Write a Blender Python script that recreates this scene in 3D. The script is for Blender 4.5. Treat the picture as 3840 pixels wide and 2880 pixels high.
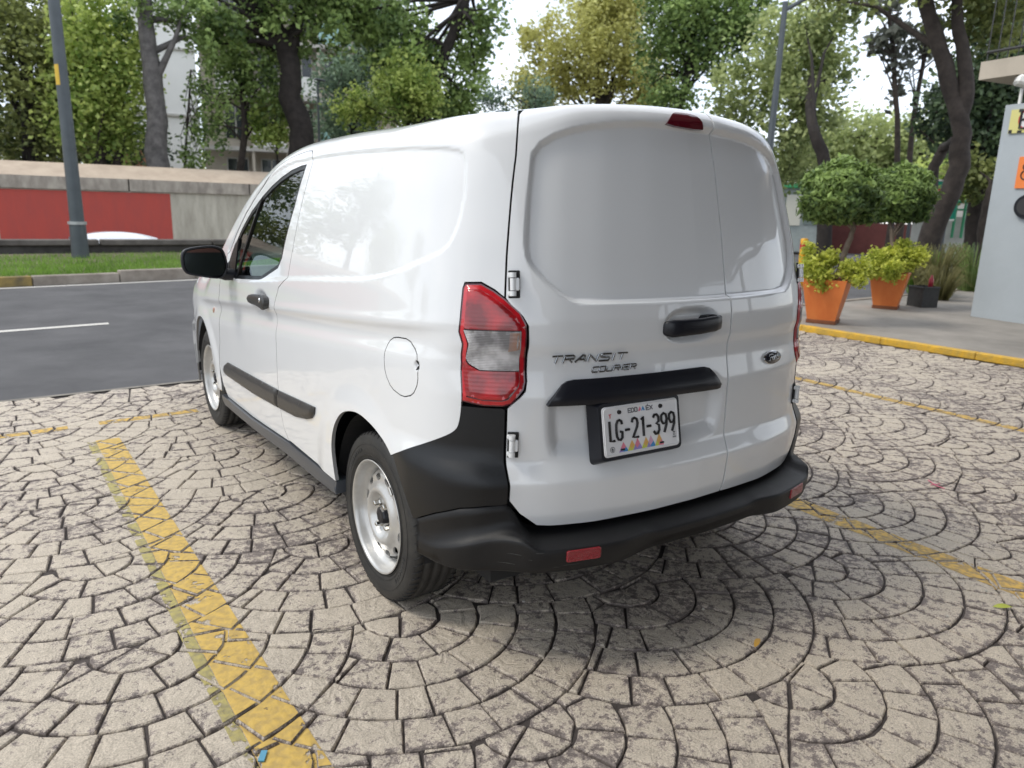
import bpy, math, random
import numpy as np
from mathutils import Vector, Matrix
from mathutils.geometry import delaunay_2d_cdt
for o in list(bpy.data.objects): bpy.data.objects.remove(o)
SC = bpy.context.scene
COL = SC.collection
R = math.radians
# ------------------------------------------------------------------ camera
cd = bpy.data.cameras.new('camera'); cam = bpy.data.objects.new('camera', cd); COL.objects.link(cam); SC.camera = cam
cd.sensor_width = 36.0; cd.lens = 26.126; cd.clip_start = .05; cd.clip_end = 900
CAM = Vector((-1.8373, -1.5510, 1.3845))
yaw, pitch, roll = R(34.3609), R(-13.2910), R(1.5931)
fw = Vector((math.sin(yaw) * math.cos(pitch), math.cos(yaw) * math.cos(pitch), math.sin(pitch)))
rt = Vector((math.cos(yaw), -math.sin(yaw), 0)); up = rt.cross(fw)
r2 = rt * math.cos(roll) + up * math.sin(roll); u2 = -rt * math.sin(roll) + up * math.cos(roll)
M = Matrix((r2, u2, -fw)).transposed().to_4x4(); M.translation = CAM
cam.matrix_world = M
cd.dof.use_dof = True; cd.dof.focus_distance = 2.7; cd.dof.aperture_fstop = 3.5
# ------------------------------------------------------------------ sky and sun
SUN_EL, SUN_AZ = R(52), R(-66)          # azimuth measured from +y (the way the van points) towards +x
W = bpy.data.worlds.new('World'); SC.world = W; W.use_nodes = True
nt = W.node_tree; nt.nodes.clear()
N = nt.nodes.new; L = nt.links.new
out = N('ShaderNodeOutputWorld'); bg = N('ShaderNodeBackground'); sky = N('ShaderNodeTexSky')
sky.sky_type = 'NISHITA'; sky.sun_disc = False; sky.sun_elevation = SUN_EL; sky.sun_rotation = -SUN_AZ
sky.dust_density = 4.0; sky.air_density = 1.0; sky.altitude = 2200
tc = N('ShaderNodeTexCoord'); mp = N('ShaderNodeMapping'); mp.inputs['Scale'].default_value = (1, 1, 2.4)
nz = N('ShaderNodeTexNoise'); nz.inputs['Scale'].default_value = 2.2; nz.inputs['Detail'].default_value = 6; nz.inputs['Roughness'].default_value = .55
cr = N('ShaderNodeValToRGB'); cr.color_ramp.elements[0].position = .30; cr.color_ramp.elements[1].position = .62
cr.color_ramp.elements[0].color = (.40, .40, .40, 1); cr.color_ramp.elements[1].color = (.93, .93, .93, 1)
mx = N('ShaderNodeMix'); mx.data_type = 'RGBA'; mx.inputs[7].default_value = (8.2, 8.6, 9.1, 1)   # thin bright overcast
L(tc.outputs['Generated'], mp.inputs['Vector']); L(mp.outputs['Vector'], nz.inputs['Vector']); L(nz.outputs['Fac'], cr.inputs['Fac'])
L(cr.outputs['Color'], mx.inputs[0]); L(sky.outputs['Color'], mx.inputs[6]); L(mx.outputs[2], bg.inputs['Color'])
bg.inputs['Strength'].default_value = .14
L(bg.outputs['Background'], out.inputs['Surface'])
sl = bpy.data.lights.new('sun', 'SUN'); sl.energy = 1.3; sl.angle = R(15); sl.color = (1.0, .93, .82)
so = bpy.data.objects.new('sun', sl); COL.objects.link(so)
sd = Vector((math.sin(SUN_AZ) * math.cos(SUN_EL), math.cos(SUN_AZ) * math.cos(SUN_EL), math.sin(SUN_EL)))
so.rotation_euler = sd.to_track_quat('Z', 'Y').to_euler(); so.location = sd * 60
vs = SC.view_settings; vs.view_transform = 'Standard'; vs.look = 'None'; vs.exposure = 0.52; vs.gamma = 1; vs.use_curve_mapping = False
# ---------------- the van's skin: S(s,t), s = distance along the plan outline from the tail's centre, t = distance up the side
def smooth_table(xs, ys, x0, x1, n, sig):
    g = np.linspace(x0, x1, n); v = np.interp(g, xs, ys)
    h = (x1 - x0) / (n - 1); m = max(1, int(3 * sig / h))
    k = np.exp(-0.5 * (np.arange(-m, m + 1) * h / sig) ** 2); k /= k.sum()
    left = 2 * v[0] - v[m:0:-1]; right = 2 * v[-1] - v[-2:-m - 2:-1]
    return g, np.convolve(np.r_[left, v, right], k, 'valid')
_PX = [0,.2,.4,.55,.65,.70,.75,.79,.82,.84,.853,.862,.868,.872,.872,.868,.862,.85,.83,.79,.70,.5,0]
_PY = [0,.006,.027,.062,.108,.142,.184,.229,.292,.372,.48,.61,.80,1.2,2.0,2.6,3.0,3.4,3.65,3.85,4.0,4.1,4.157]
_l = np.r_[0, np.cumsum(np.hypot(np.diff(_PX), np.diff(_PY)))]
SMAX = _l[-1]
_gs, _gx = smooth_table(_l, _PX, 0, SMAX, 2400, .035)
_, _gy = smooth_table(_l, _PY, 0, SMAX, 2400, .035)
_gx[0] = 0; _gy[0] = 0
_nx = np.gradient(_gy, _gs); _ny = -np.gradient(_gx, _gs)   # outward normal of the (X,Y) outline with X positive
_nl = np.hypot(_nx, _ny); _nx /= _nl; _ny /= _nl
_R0 = smooth_table([.2,.44,.49,.595,.655,.70,.85,.925,.970,1.00,1.07,1.16,1.30,1.44,1.54,1.62,1.9],
                   [.060,.040,.026,.018,  .044,.046,.047,.063,.065,.056,.057,.072,.098,.128,.150,.172,.235], .1, 1.95, 1200, .007)
_W = smooth_table([.1,.2,.35,.5,.7,.95,1.05,1.15,1.3,1.45,1.55,1.65,1.9],
                  [.842,.852,.866,.874,.878,.876,.866,.852,.825,.790,.760,.725,.64], .1, 1.95, 1200, .03)
_ZT = smooth_table([-.5,.3,.9,1.3,1.6,1.8,1.98,2.17,2.35,2.52,2.70,2.885,3.1,3.5,3.8,3.95,4.2],
                   [1.668,1.665,1.654,1.657,1.652,1.645,1.620,1.555,1.465,1.355,1.225,1.09,1.045,1.01,.96,.90,.78], -.6, 4.3, 1600, .06)
def crease_z(y): return 1.078 - .083 * np.clip(y, 0, 4)
def sm(x, a, b):
    q = np.clip((x - a) / (b - a), 0, 1); return q * q * (3 - 2 * q)
def S(s, t, off=0.0):
    s = np.asarray(s, float); t = np.asarray(t, float)
    a = np.abs(s); sg = np.where(s < 0, -1.0, 1.0)
    X = np.interp(a, _gs, _gx); Y = np.interp(a, _gs, _gy)
    nx = np.interp(a, _gs, _nx); ny = np.interp(a, _gs, _ny)
    side = sm(Y, .05, .35)
    r = .05 + .06 * side + .03 * sm(X, .45, .7) * (1 - side) + .12 * sm(Y, 2.8, 3.2)
    zt = np.interp(Y, *_ZT) + .042 * (1 - np.clip(X / .72, 0, 1) ** 2) * (1 - side)
    T0 = zt - r
    ph = np.clip((t - T0) / r, 0, np.pi / 2)
    ex = np.clip(t - T0 - r * np.pi / 2, 0, None)
    z = np.where(t < T0, t, T0 + r * np.sin(ph) + ex * .12)
    ins = np.where(t < T0, 0, r * (1 - np.cos(ph)) + ex)
    w = np.interp(z, *_W) / .872
    h = z - crease_z(Y)
    cr = -.012 * np.exp(-((h + .055) / .04) ** 2) * (1 - sm(h, -.028, .006)) + .003 * np.exp(-(h / .02) ** 2)
    cr = cr * sm(Y, .15, .45) * (1 - sm(Y, 3.0, 3.5))
    cr = cr + .025 * (1 - sm(z, .605, .70)) * sm(Y, .10, .19) * (1 - sm(Y, .40, .60))
    x = X * w + nx * (cr + off - ins)
    F = 1 - sm(Y, .12, 1.0)
    y = Y + np.interp(z, *_R0) * F + ny * (cr + off - ins)
    cz = np.where(t > T0, np.sin(ph), 0)
    return np.stack([-x * sg, y, z + off * cz], -1)
# ------------------------------------------------------------------ materials
def new_mat(name):
    m = bpy.data.materials.new(name); m.use_nodes = True
    return m, m.node_tree, m.node_tree.nodes['Principled BSDF']
def setp(b, **k):
    for n, v in k.items():
        n = n.replace('_', ' ')
        if n in b.inputs:
            b.inputs[n].default_value = (*v, 1) if isinstance(v, tuple) and len(v) == 3 else v
def mat(name, col, rough=.6, metal=0., bump=0., bscale=60., var=0., vscale=6., col2=None, coat=0., spec=None, stretch=None, **k):
    """procedural material: base colour broken up by two noises, fine relief from a third"""
    m, t, b = new_mat(name); n = t.nodes.new; l = t.links.new
    setp(b, Roughness=rough, Metallic=metal, **k)
    b.inputs['Base Color'].default_value = (*col, 1)
    if coat: setp(b, **{'Coat_Weight': coat, 'Coat_Roughness': .03})
    if spec is not None: b.inputs['Specular IOR Level'].default_value = spec
    tcn = n('ShaderNodeTexCoord')
    if var or col2:
        a = n('ShaderNodeTexNoise'); a.inputs['Scale'].default_value = vscale; a.inputs['Detail'].default_value = 8; a.inputs['Roughness'].default_value = .65
        if stretch:
            mpn = n('ShaderNodeMapping'); mpn.inputs['Scale'].default_value = stretch; l(tcn.outputs['Object'], mpn.inputs['Vector']); l(mpn.outputs['Vector'], a.inputs['Vector'])
        else: l(tcn.outputs['Object'], a.inputs['Vector'])
        r = n('ShaderNodeValToRGB'); r.color_ramp.elements[0].position = .35; r.color_ramp.elements[1].position = .65
        c2 = col2 or tuple(c * (1 - var) for c in col)
        r.color_ramp.elements[0].color = (*c2, 1); r.color_ramp.elements[1].color = (*col, 1)
        l(a.outputs['Fac'], r.inputs['Fac']); l(r.outputs['Color'], b.inputs['Base Color'])
        rr = n('ShaderNodeMapRange'); rr.inputs['To Min'].default_value = min(1, rough + .08); rr.inputs['To Max'].default_value = max(.02, rough - .06)
        l(a.outputs['Fac'], rr.inputs['Value']); l(rr.outputs['Result'], b.inputs['Roughness'])
    if bump:
        a2 = n('ShaderNodeTexNoise'); a2.inputs['Scale'].default_value = bscale; a2.inputs['Detail'].default_value = 6
        l(tcn.outputs['Object'], a2.inputs['Vector'])
        bp = n('ShaderNodeBump'); bp.inputs['Strength'].default_value = bump; bp.inputs['Distance'].default_value = .01
        l(a2.outputs['Fac'], bp.inputs['Height']); l(bp.outputs['Normal'], b.inputs['Normal'])
    return m
# ------------------------------------------------------------------ objects
def link(o, parent=None, **props):
    COL.objects.link(o)
    if parent is not None: o.parent = parent
    for k, v in props.items():
        if v: o[k] = v
    return o
def thing(name, label, cat, loc=(0, 0, 0), rz=0., group=None):
    o = bpy.data.objects.new(name, None); o.location = loc; o.rotation_euler = (0, 0, rz); o.empty_display_size = .2
    return link(o, None, label=label, category=cat, group=group)
def tag(o, label, cat, group=None):
    o['label'] = label; o['category'] = cat
    if group: o['group'] = group
    return o
def mesh(name, v, f, m=None, parent=None, smooth=False, **props):
    me = bpy.data.meshes.new(name); me.from_pydata([tuple(map(float, p)) for p in v], [], [tuple(int(i) for i in q) for q in f]); me.update()
    if smooth: me.polygons.foreach_set('use_smooth', [True] * len(me.polygons))
    for mm in (m if isinstance(m, (list, tuple)) else [m]):
        if mm: me.materials.append(mm)
    return link(bpy.data.objects.new(name, me), parent, **props)
class MB:
    """collects simple solids into one mesh"""
    def __init__(s): s.v = []; s.f = []; s.sm = []
    def add(s, v, f, sm=False):
        k = len(s.v); s.v += [tuple(p) for p in v]; s.f += [tuple(i + k for i in q) for q in f]; s.sm += [sm] * len(f)
    def box(s, c, d, rz=0., ry=0., rx=0., bev=0.):
        x, y, z = (q / 2 for q in d)
        if bev:
            b = min(bev, x * .9, y * .9, z * .9); v = []
            for zz, k in ((-z, 1), (-z + b, 0), (z - b, 0), (z, 1)):
                e = b if k else 0
                for (px, py) in ((-x + b, -y + e), (x - b, -y + e), (x - e, -y + b), (x - e, y - b), (x - b, y - e), (-x + b, y - e), (-x + e, y - b), (-x + e, -y + b)): v.append((px, py, zz))
            f = [tuple(range(7, -1, -1)), tuple(range(24, 32))]
            for r in range(3):
                for i in range(8): f.append((r * 8 + i, r * 8 + (i + 1) % 8, r * 8 + 8 + (i + 1) % 8, r * 8 + 8 + i))
        else:
            v = [(i, j, k) for i in (-x, x) for j in (-y, y) for k in (-z, z)]
            f = [(0, 1, 3, 2), (4, 6, 7, 5), (0, 4, 5, 1), (2, 3, 7, 6), (0, 2, 6, 4), (1, 5, 7, 3)]
        mt = Matrix.Rotation(rz, 3, 'Z') @ Matrix.Rotation(ry, 3, 'Y') @ Matrix.Rotation(rx, 3, 'X')
        s.add([mt @ Vector(p) + Vector(c) for p in v], f); return s
    def tube(s, pts, rad, n=10, cap=True, wob=0., rng=None):
        pts = [Vector(p) for p in pts]; rad = rad if isinstance(rad, (list, tuple)) else [rad] * len(pts)
        v = []; f = []; prev = None
        for i, p in enumerate(pts):
            d = (pts[min(i + 1, len(pts) - 1)] - pts[max(i - 1, 0)]).normalized()
            a = prev if prev else (Vector((0, 0, 1)) if abs(d.z) < .9 else Vector((1, 0, 0)))
            x = d.cross(a).cross(d).normalized() if prev else d.cross(a).normalized(); prev = x; y = d.cross(x)
            for k in range(n):
                q = 2 * math.pi * k / n; w = 1 + (rng.uniform(-wob, wob) if wob else 0)
                v.append(p + (x * math.cos(q) + y * math.sin(q)) * rad[i] * w)
        for i in range(len(pts) - 1):
            for k in range(n): f.append((i * n + k, i * n + (k + 1) % n, (i + 1) * n + (k + 1) % n, (i + 1) * n + k))
        s.add(v, f, True)
        if cap:
            s.add(v[:n], [tuple(range(n - 1, -1, -1))]); s.add(v[-n:], [tuple(range(n))])
        return s
    def prism(s, poly, z0, z1, mt=None):
        n = len(poly); v = [Vector((x, y, z0)) for x, y in poly] + [Vector((x, y, z1)) for x, y in poly]
        if mt is not None: v = [mt @ p for p in v]
        s.add(v, [tuple(range(n - 1, -1, -1)), tuple(range(n, 2 * n))] + [(i, (i + 1) % n, n + (i + 1) % n, n + i) for i in range(n)]); return s
    def build(s, name, m, parent=None, smooth=None, **props):
        o = mesh(name, s.v, s.f, m, parent, False, **props)
        o.data.polygons.foreach_set('use_smooth', s.sm if smooth is None else [smooth] * len(s.sm)); return o
def lathe(prof, n=48, axis='x'):
    """prof: (depth, radius) pairs turned round the x axis"""
    v = []; f = []
    for d, r in prof:
        for k in range(n):
            a = 2 * math.pi * k / n; v.append((d, r * math.cos(a), r * math.sin(a)))
    for i in range(len(prof) - 1):
        for k in range(n): f.append((i * n + k, i * n + (k + 1) % n, (i + 1) * n + (k + 1) % n, (i + 1) * n + k))
    return v, f
# ------------------------------------------------------------------ 2-D polygon helpers
def resample(poly, h):
    o = []
    for i in range(len(poly)):
        a = np.array(poly[i], float); b = np.array(poly[(i + 1) % len(poly)], float); n = max(1, int(round(np.linalg.norm(b - a) / h)))
        o += [tuple(a + (b - a) * k / n) for k in range(n)]
    return o
def soften(poly, it=2, q=.25):
    for _ in range(it):
        o = []
        for i in range(len(poly)):
            a = np.array(poly[i], float); b = np.array(poly[(i + 1) % len(poly)], float)
            o += [tuple(a + (b - a) * q), tuple(a + (b - a) * (1 - q))]
        poly = o
    return poly
def inside(P, poly):
    x, y = P[:, 0], P[:, 1]; c = np.zeros(len(P), bool); q = np.array(poly, float); n = len(q)
    for i in range(n):
        x1, y1 = q[i]; x2, y2 = q[(i + 1) % n]
        if y1 == y2: continue
        c ^= ((y1 > y) != (y2 > y)) & (x < (x2 - x1) * (y - y1) / (y2 - y1) + x1)
    return c
def dist(P, poly):
    q = np.array(poly, float); d = np.full(len(P), 1e9)
    for i in range(len(q)):
        a = q[i]; b = q[(i + 1) % len(q)]; ab = b - a; l2 = (ab ** 2).sum()
        if l2 == 0: continue
        t = np.clip(((P - a) @ ab) / l2, 0, 1); d = np.minimum(d, np.hypot(*(P - a - t[:, None] * ab).T))
    return d
def sdist(P, poly): return dist(P, poly) * np.where(inside(P, poly), 1, -1)     # positive inside
def tri(outer, holes=(), h=.01, hb=None, extra=()):
    """triangulate a 2-D region with holes on a regular inner grid -> pts, tris, loops"""
    hb = hb or h * .8
    loops = [resample(p, hb) for p in [outer] + list(holes)]
    A = np.array(outer, float); x0, y0 = A.min(0); x1, y1 = A.max(0)
    g = np.stack(np.meshgrid(np.arange(x0 + h * .5, x1, h), np.arange(y0 + h * .5, y1, h)), -1).reshape(-1, 2)
    g = np.concatenate([g, np.array(extra, float).reshape(-1, 2)]) if len(extra) else g
    k = inside(g, outer)
    for q in holes: k &= ~inside(g, q)
    g = g[k]
    for q in [outer] + list(holes): g = g[dist(g, q) > h * .45]
    V = []; E = []; idx = []
    for lp in loops:
        b = len(V); V += lp; idx.append(list(range(b, b + len(lp)))); E += [(b + i, b + (i + 1) % len(lp)) for i in range(len(lp))]
    nb = len(V); V += [tuple(p) for p in g]
    r = delaunay_2d_cdt([Vector(p) for p in V], E, [], 0, 1e-7, True)
    P = np.array([tuple(p) for p in r[0]]); T = np.array(r[2]); c = P[T].mean(1)
    k = inside(c, outer)
    for q in holes: k &= ~inside(c, q)
    T = T[k]; back = {}
    for i, o in enumerate(r[3]):
        for j in o: back[j] = i
    return P, T, [[back[j] for j in lp] for lp in idx]
# ================================================================== THE VAN
paint = mat('white_car_paint', (.74, .755, .77), rough=.32, coat=1., spec=.5)
# a little dust and orange peel on the lacquer
_t = paint.node_tree; _b = _t.nodes['Principled BSDF']
_n = _t.nodes.new('ShaderNodeTexNoise'); _n.inputs['Scale'].default_value = 3.; _n.inputs['Detail'].default_value = 10; _n.inputs['Roughness'].default_value = .7
_c = _t.nodes.new('ShaderNodeTexCoord'); _t.links.new(_c.outputs['Object'], _n.inputs['Vector'])
_r = _t.nodes.new('ShaderNodeMapRange'); _r.inputs['From Min'].default_value = .35; _r.inputs['From Max'].default_value = .7; _r.inputs['To Min'].default_value = .008; _r.inputs['To Max'].default_value = .05
_t.links.new(_n.outputs['Fac'], _r.inputs['Value']); _t.links.new(_r.outputs['Result'], _b.inputs['Coat Roughness'])
_w = _t.nodes.new('ShaderNodeTexNoise'); _w.inputs['Scale'].default_value = 5.; _w.inputs['Detail'].default_value = 1
_t.links.new(_c.outputs['Object'], _w.inputs['Vector'])
_bp = _t.nodes.new('ShaderNodeBump'); _bp.inputs['Strength'].default_value = .012; _bp.inputs['Distance'].default_value = .05
_t.links.new(_w.outputs['Fac'], _bp.inputs['Height']); _t.links.new(_bp.outputs['Normal'], _b.inputs['Coat Normal'])
seam_m = mat('door_seam', (.24, .24, .24), rough=.7)
dark_gap = mat('dark_cavity', (.012, .012, .013), rough=.8)
plastic = mat('black_grained_plastic', (.009, .010, .012), rough=.33, bump=.12, bscale=900, var=.25, vscale=5., spec=.4)
plastic_old = mat('scuffed_bumper_plastic', (.012, .012, .013), rough=.44, bump=.15, bscale=700, col2=(.008, .008, .009), vscale=9., spec=.35)
gloss_black = mat('gloss_black', (.008, .009, .014), rough=.36, spec=.45)
moulding_mat = mat('grey_black_moulding', (.030, .029, .028), rough=.36, bump=.08, bscale=600)
sill_mat = mat('sill_trim_plastic', (.05, .055, .065), rough=.3)
rubber = mat('tyre_rubber', (.015, .015, .015), rough=.62, bump=.2, bscale=220, col2=(.035, .033, .03), vscale=14)
rim_mat = mat('silver_painted_steel', (.56, .56, .55), rough=.30, metal=.45, coat=.4, col2=(.44, .43, .41), vscale=9)
nut_mat = mat('zinc_nut', (.55, .53, .49), rough=.25, metal=1.)
chrome = mat('chrome', (.62, .63, .64), rough=.12, metal=1.)
chrome_dark = mat('badge_chrome', (.30, .31, .32), rough=.16, metal=1.)
steel = mat('black_steel', (.03, .03, .03), rough=.5)
seat_mat = mat('grey_seat_cloth', (.025, .03, .033), rough=.9)
mirror_mat = mat('mirror_silver', (.55, .60, .62), rough=.01, metal=1.)
def glass_mat(name, col, rough=.0, alpha=None, tint=1.):
    m, t, b = new_mat(name); t.nodes.remove(b)
    o = t.nodes['Material Output']; g = t.nodes.new('ShaderNodeBsdfGlossy'); g.inputs['Roughness'].default_value = rough
    tr = t.nodes.new('ShaderNodeBsdfTransparent'); tr.inputs['Color'].default_value = (*col, 1)
    fr = t.nodes.new('ShaderNodeFresnel'); fr.inputs['IOR'].default_value = 1.5
    mp_ = t.nodes.new('ShaderNodeMath'); mp_.operation = 'MULTIPLY_ADD'; mp_.inputs[1].default_value = 1.0; mp_.inputs[2].default_value = .02
    mxs = t.nodes.new('ShaderNodeMixShader'); t.links.new(fr.outputs['Fac'], mp_.inputs[0]); t.links.new(mp_.outputs[0], mxs.inputs['Fac'])
    t.links.new(tr.outputs[0], mxs.inputs[1]); t.links.new(g.outputs[0], mxs.inputs[2]); t.links.new(mxs.outputs[0], o.inputs['Surface'])
    return m
window_glass = glass_mat('green_tinted_glass', (.42, .64, .53))
def lens_mat(name, col, rough=.06, scale=170., stripes=True, dark=None, bumpv=.16):
    """moulded lamp lens: coloured body under clear coat with fine vertical and horizontal ribs"""
    m, t, b = new_mat(name); n = t.nodes.new; l = t.links.new
    setp(b, Base_Color=col, Roughness=.28, Coat_Weight=1., Coat_Roughness=.02)
    c = n('ShaderNodeTexCoord')
    a = n('ShaderNodeTexNoise'); a.inputs['Scale'].default_value = 16; a.inputs['Detail'].default_value = 3; l(c.outputs['Object'], a.inputs['Vector'])
    r = n('ShaderNodeValToRGB'); r.color_ramp.elements[0].position = .38; r.color_ramp.elements[1].position = .66
    d = dark or tuple(x * .45 for x in col); r.color_ramp.elements[0].color = (*d, 1); r.color_ramp.elements[1].color = (*col, 1)
    l(a.outputs['Fac'], r.inputs['Fac']); l(r.outputs['Color'], b.inputs['Base Color'])
    w = n('ShaderNodeTexWave'); w.bands_direction = 'Z'; w.inputs['Scale'].default_value = scale / 3.14 / 2; w.inputs['Distortion'].default_value = .2; l(c.outputs['Object'], w.inputs['Vector'])
    bp = n('ShaderNodeBump'); bp.inputs['Strength'].default_value = bumpv if stripes else .0; bp.inputs['Distance'].default_value = .002
    l(w.outputs['Fac'], bp.inputs['Height']); l(bp.outputs['Normal'], b.inputs['Normal'])
    return m
lens_red = lens_mat('red_lens', (.50, .005, .012), dark=(.20, .002, .006))
lens_red_edge = lens_mat('red_lens_edge', (.60, .012, .022), stripes=False, dark=(.42, .006, .014))
lens_dark_red = mat('dark_red_lens', (.10, .004, .012), rough=.12, coat=1.)
lens_clear = lens_mat('clear_lens', (.60, .59, .60), dark=(.17, .165, .17), scale=420, bumpv=.5)
lens_amber = lens_mat('amber_lens', (.45, .24, .16), dark=(.25, .18, .16))  # plain amber lens colour, mottled darker by noise
reflector_red = mat('reflector_red', (.26, .010, .018), rough=.25, coat=.6, bump=.5, bscale=260)
van = thing('van', 'white panel van seen from behind with black bumper and steel wheels on the patterned paving', 'van')
# ---- relief pressed into the skin
WIN = soften([(.635, 1.640), (.642, 1.40), (.645, 1.262), (.610, 1.215), (.525, 1.148), (.46, 1.132), (-.46, 1.132), (-.525, 1.148), (-.610, 1.215), (-.645, 1.262), (-.642, 1.40), (-.635, 1.640)], 3)
PLR = soften([(.560, .90), (.552, .700), (.52, .680), (-.06, .680), (-.09, .705), (-.10, .90)], 2)
POCKET_C = (.053, 1.040)
UPR = soften([(3.25, 1.10), (3.08, 1.235), (2.95, 1.345), (2.80, 1.44), (2.60, 1.520), (2.42, 1.552), (2.2, 1.562), (1.75, 1.568), (1.33, 1.562), (1.06, 1.556), (.91, 1.548), (.87, 1.53), (.858, 1.46), (.855, 1.38), (.87, 1.32), (.905, 1.262), (1.0, 1.228), (1.18, 1.178), (1.39, 1.142), (1.70, 1.115), (2.19, 1.072), (2.6, 1.03), (3.05, .98)], 1)
ARCH_C = [(1.425, .315), (3.915, .305)]
def bump_d(s, t):
    s = np.asarray(s, float); t = np.asarray(t, float); P = np.stack([s.ravel(), t.ravel()], 1)
    d = np.zeros(len(P)); rear = np.abs(P[:, 0]) < .78; side = P[:, 0] > .80
    if rear.any():
        q = P[rear]; a = sdist(q, WIN); v = -.021 * sm(a, -.018, .0)
        v += -.0025 * sm(a, -.040, -.024) * (1 - sm(a, -.024, -.016)) * 0
        b = sdist(q, PLR); v += -.030 * sm(b, -.03, .028) * (1 - sm(q[:, 1], .865, .885))
        e = (np.abs((q[:, 0] - POCKET_C[0]) / .125) ** 2.6 + np.abs((q[:, 1] - POCKET_C[1]) / .060) ** 2.6) ** (1 / 2.6); v += -.026 * (1 - sm(e, .62, 1.0))
        d[rear] = v
    if side.any():
        q = P[side]; a = sdist(q, UPR); v = -.0075 * sm(a, -.008, .014) - .0030 * np.exp(-((a - .002) / .007) ** 2) * (q[:, 1] > 1.40)
        for (cs, ct) in ARCH_C:
            rr = np.hypot(q[:, 0] - cs, q[:, 1] - ct); v += .010 * (1 - sm(rr, .36, .47)) * (q[:, 1] > .30)
        e = np.hypot((q[:, 0] - 2.56) / .12, (q[:, 1] - .945) / .052); v += -.014 * (1 - sm(e, .4, 1.0))
        e = np.hypot((q[:, 0] - .999) / .016, (q[:, 1] - .917) / .018); v += -.012 * (1 - sm(e, .3, 1.0))
        d[side] = v
    return d.reshape(s.shape)
def raw_n(s, t, e=1e-3):
    a = S(s + e, t) - S(s - e, t); b = S(s, t + e) - S(s, t - e); n = -np.cross(a, b)
    return n / np.linalg.norm(n, axis=-1, keepdims=True)
def skin(s, t, off=0., relief=True):
    return S(s, t) + raw_n(s, t) * ((bump_d(s, t) if relief else 0) + off)[..., None] if np.ndim(off) or relief else S(s, t) + raw_n(s, t) * off
def skin_n(s, t, relief=True, e=1.5e-3):
    f = (lambda a, b: skin(a, b, np.zeros_like(a))) if relief else (lambda a, b: S(a, b))
    n = -np.cross(f(s + e, t) - f(s - e, t), f(s, t + e) - f(s, t - e)); return n / np.linalg.norm(n, axis=-1, keepdims=True)
def panel(name, outer, m, parent, holes=(), h=.012, hb=None, off=0., depth=.014, relief=True, flip=False, offf=None, lip=0., **props):
    """one sheet of the van's skin cut to an outline, with its edges turned in"""
    P, T, loops = tri(outer, holes, h, hb)
    s, t = P[:, 0], P[:, 1]
    o = off + (offf(s, t) if offf else 0) + np.zeros(len(s))
    if lip:
        dd = dist(P, outer); o = o - lip * (1 - sm(dd, 0, lip * 1.6))
    X = skin(s, t, o, True) if relief else S(s, t) + raw_n(s, t) * o[:, None]
    if offf is None and not lip: nn = skin_n(s, t, relief)
    else: nn = None
    v = X.tolist(); f = []
    a, b, c = X[T[:, 0]], X[T[:, 1]], X[T[:, 2]]; fn = np.cross(b - a, c - a); rn = raw_n(s, t)
    T = np.where(((fn * rn[T[:, 0]]).sum(1) < 0)[:, None], T[:, ::-1], T)
    f = T.tolist(); nf = len(f)
    for li, lp in enumerate(loops):
        base = len(v)
        for i in lp: v.append(X[i].tolist())
        for i in lp: v.append((X[i] - rn[i] * depth).tolist())
        n = len(lp)
        for i in range(n): f.append((base + i, base + (i + 1) % n, base + n + (i + 1) % n, base + n + i))
    if flip:
        v = [(-p[0], p[1], p[2]) for p in v]; f = [tuple(reversed(q)) for q in f]
    ob = mesh(name, v, f, [m, seam_m] if m is paint and not name.startswith('rear') else m, parent, True, **props); me = ob.data
    if m is paint and not name.startswith('rear'): me.polygons.foreach_set('material_index', [0] * nf + [1] * (len(f) - nf))
    sm_ = [True] * nf + [False] * (len(f) - nf); me.polygons.foreach_set('use_smooth', sm_)
    if nn is not None:
        if flip: nn = nn * np.array([-1, 1, 1])
        ln = np.zeros((len(me.loops), 3)); lv = np.zeros(len(me.loops), int); me.loops.foreach_get('vertex_index', lv)
        pn = np.zeros(len(me.polygons) * 3); me.polygons.foreach_get('normal', pn); pn = pn.reshape(-1, 3)
        lp_poly = np.repeat(np.arange(len(me.polygons)), [p.loop_total for p in me.polygons])
        ln[:] = pn[lp_poly]; k = lp_poly < nf; ln[k] = nn[lv[k]]
        me.normals_split_custom_set(ln.tolist())
    return ob
def ttop(s):
    Y = np.interp(abs(s), _gs, _gy); X = np.interp(abs(s), _gs, _gx); side = sm(Y, .05, .35)
    r = .05 + .06 * side + .03 * sm(X, .45, .7) * (1 - side) + .12 * sm(Y, 2.8, 3.2)
    zt = np.interp(Y, *_ZT) + .042 * (1 - np.clip(X / .72, 0, 1) ** 2) * (1 - side)
    return float(zt - r + r * math.pi / 2)
def spline(pts, k=4):
    q = [np.array(p, float) for p in pts]; o = []
    for i in range(len(q) - 1):
        a, b, c, d = q[max(i - 1, 0)], q[i], q[i + 1], q[min(i + 2, len(q) - 1)]
        for j in range(k):
            t = j / k; o.append(tuple(.5 * (2 * b + (c - a) * t + (2 * a - 5 * b + 4 * c - d) * t * t + (3 * b - a - 3 * c + d) * t ** 3)))
    return o + [tuple(q[-1])]
G = .0036                                    # half a shut line
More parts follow.
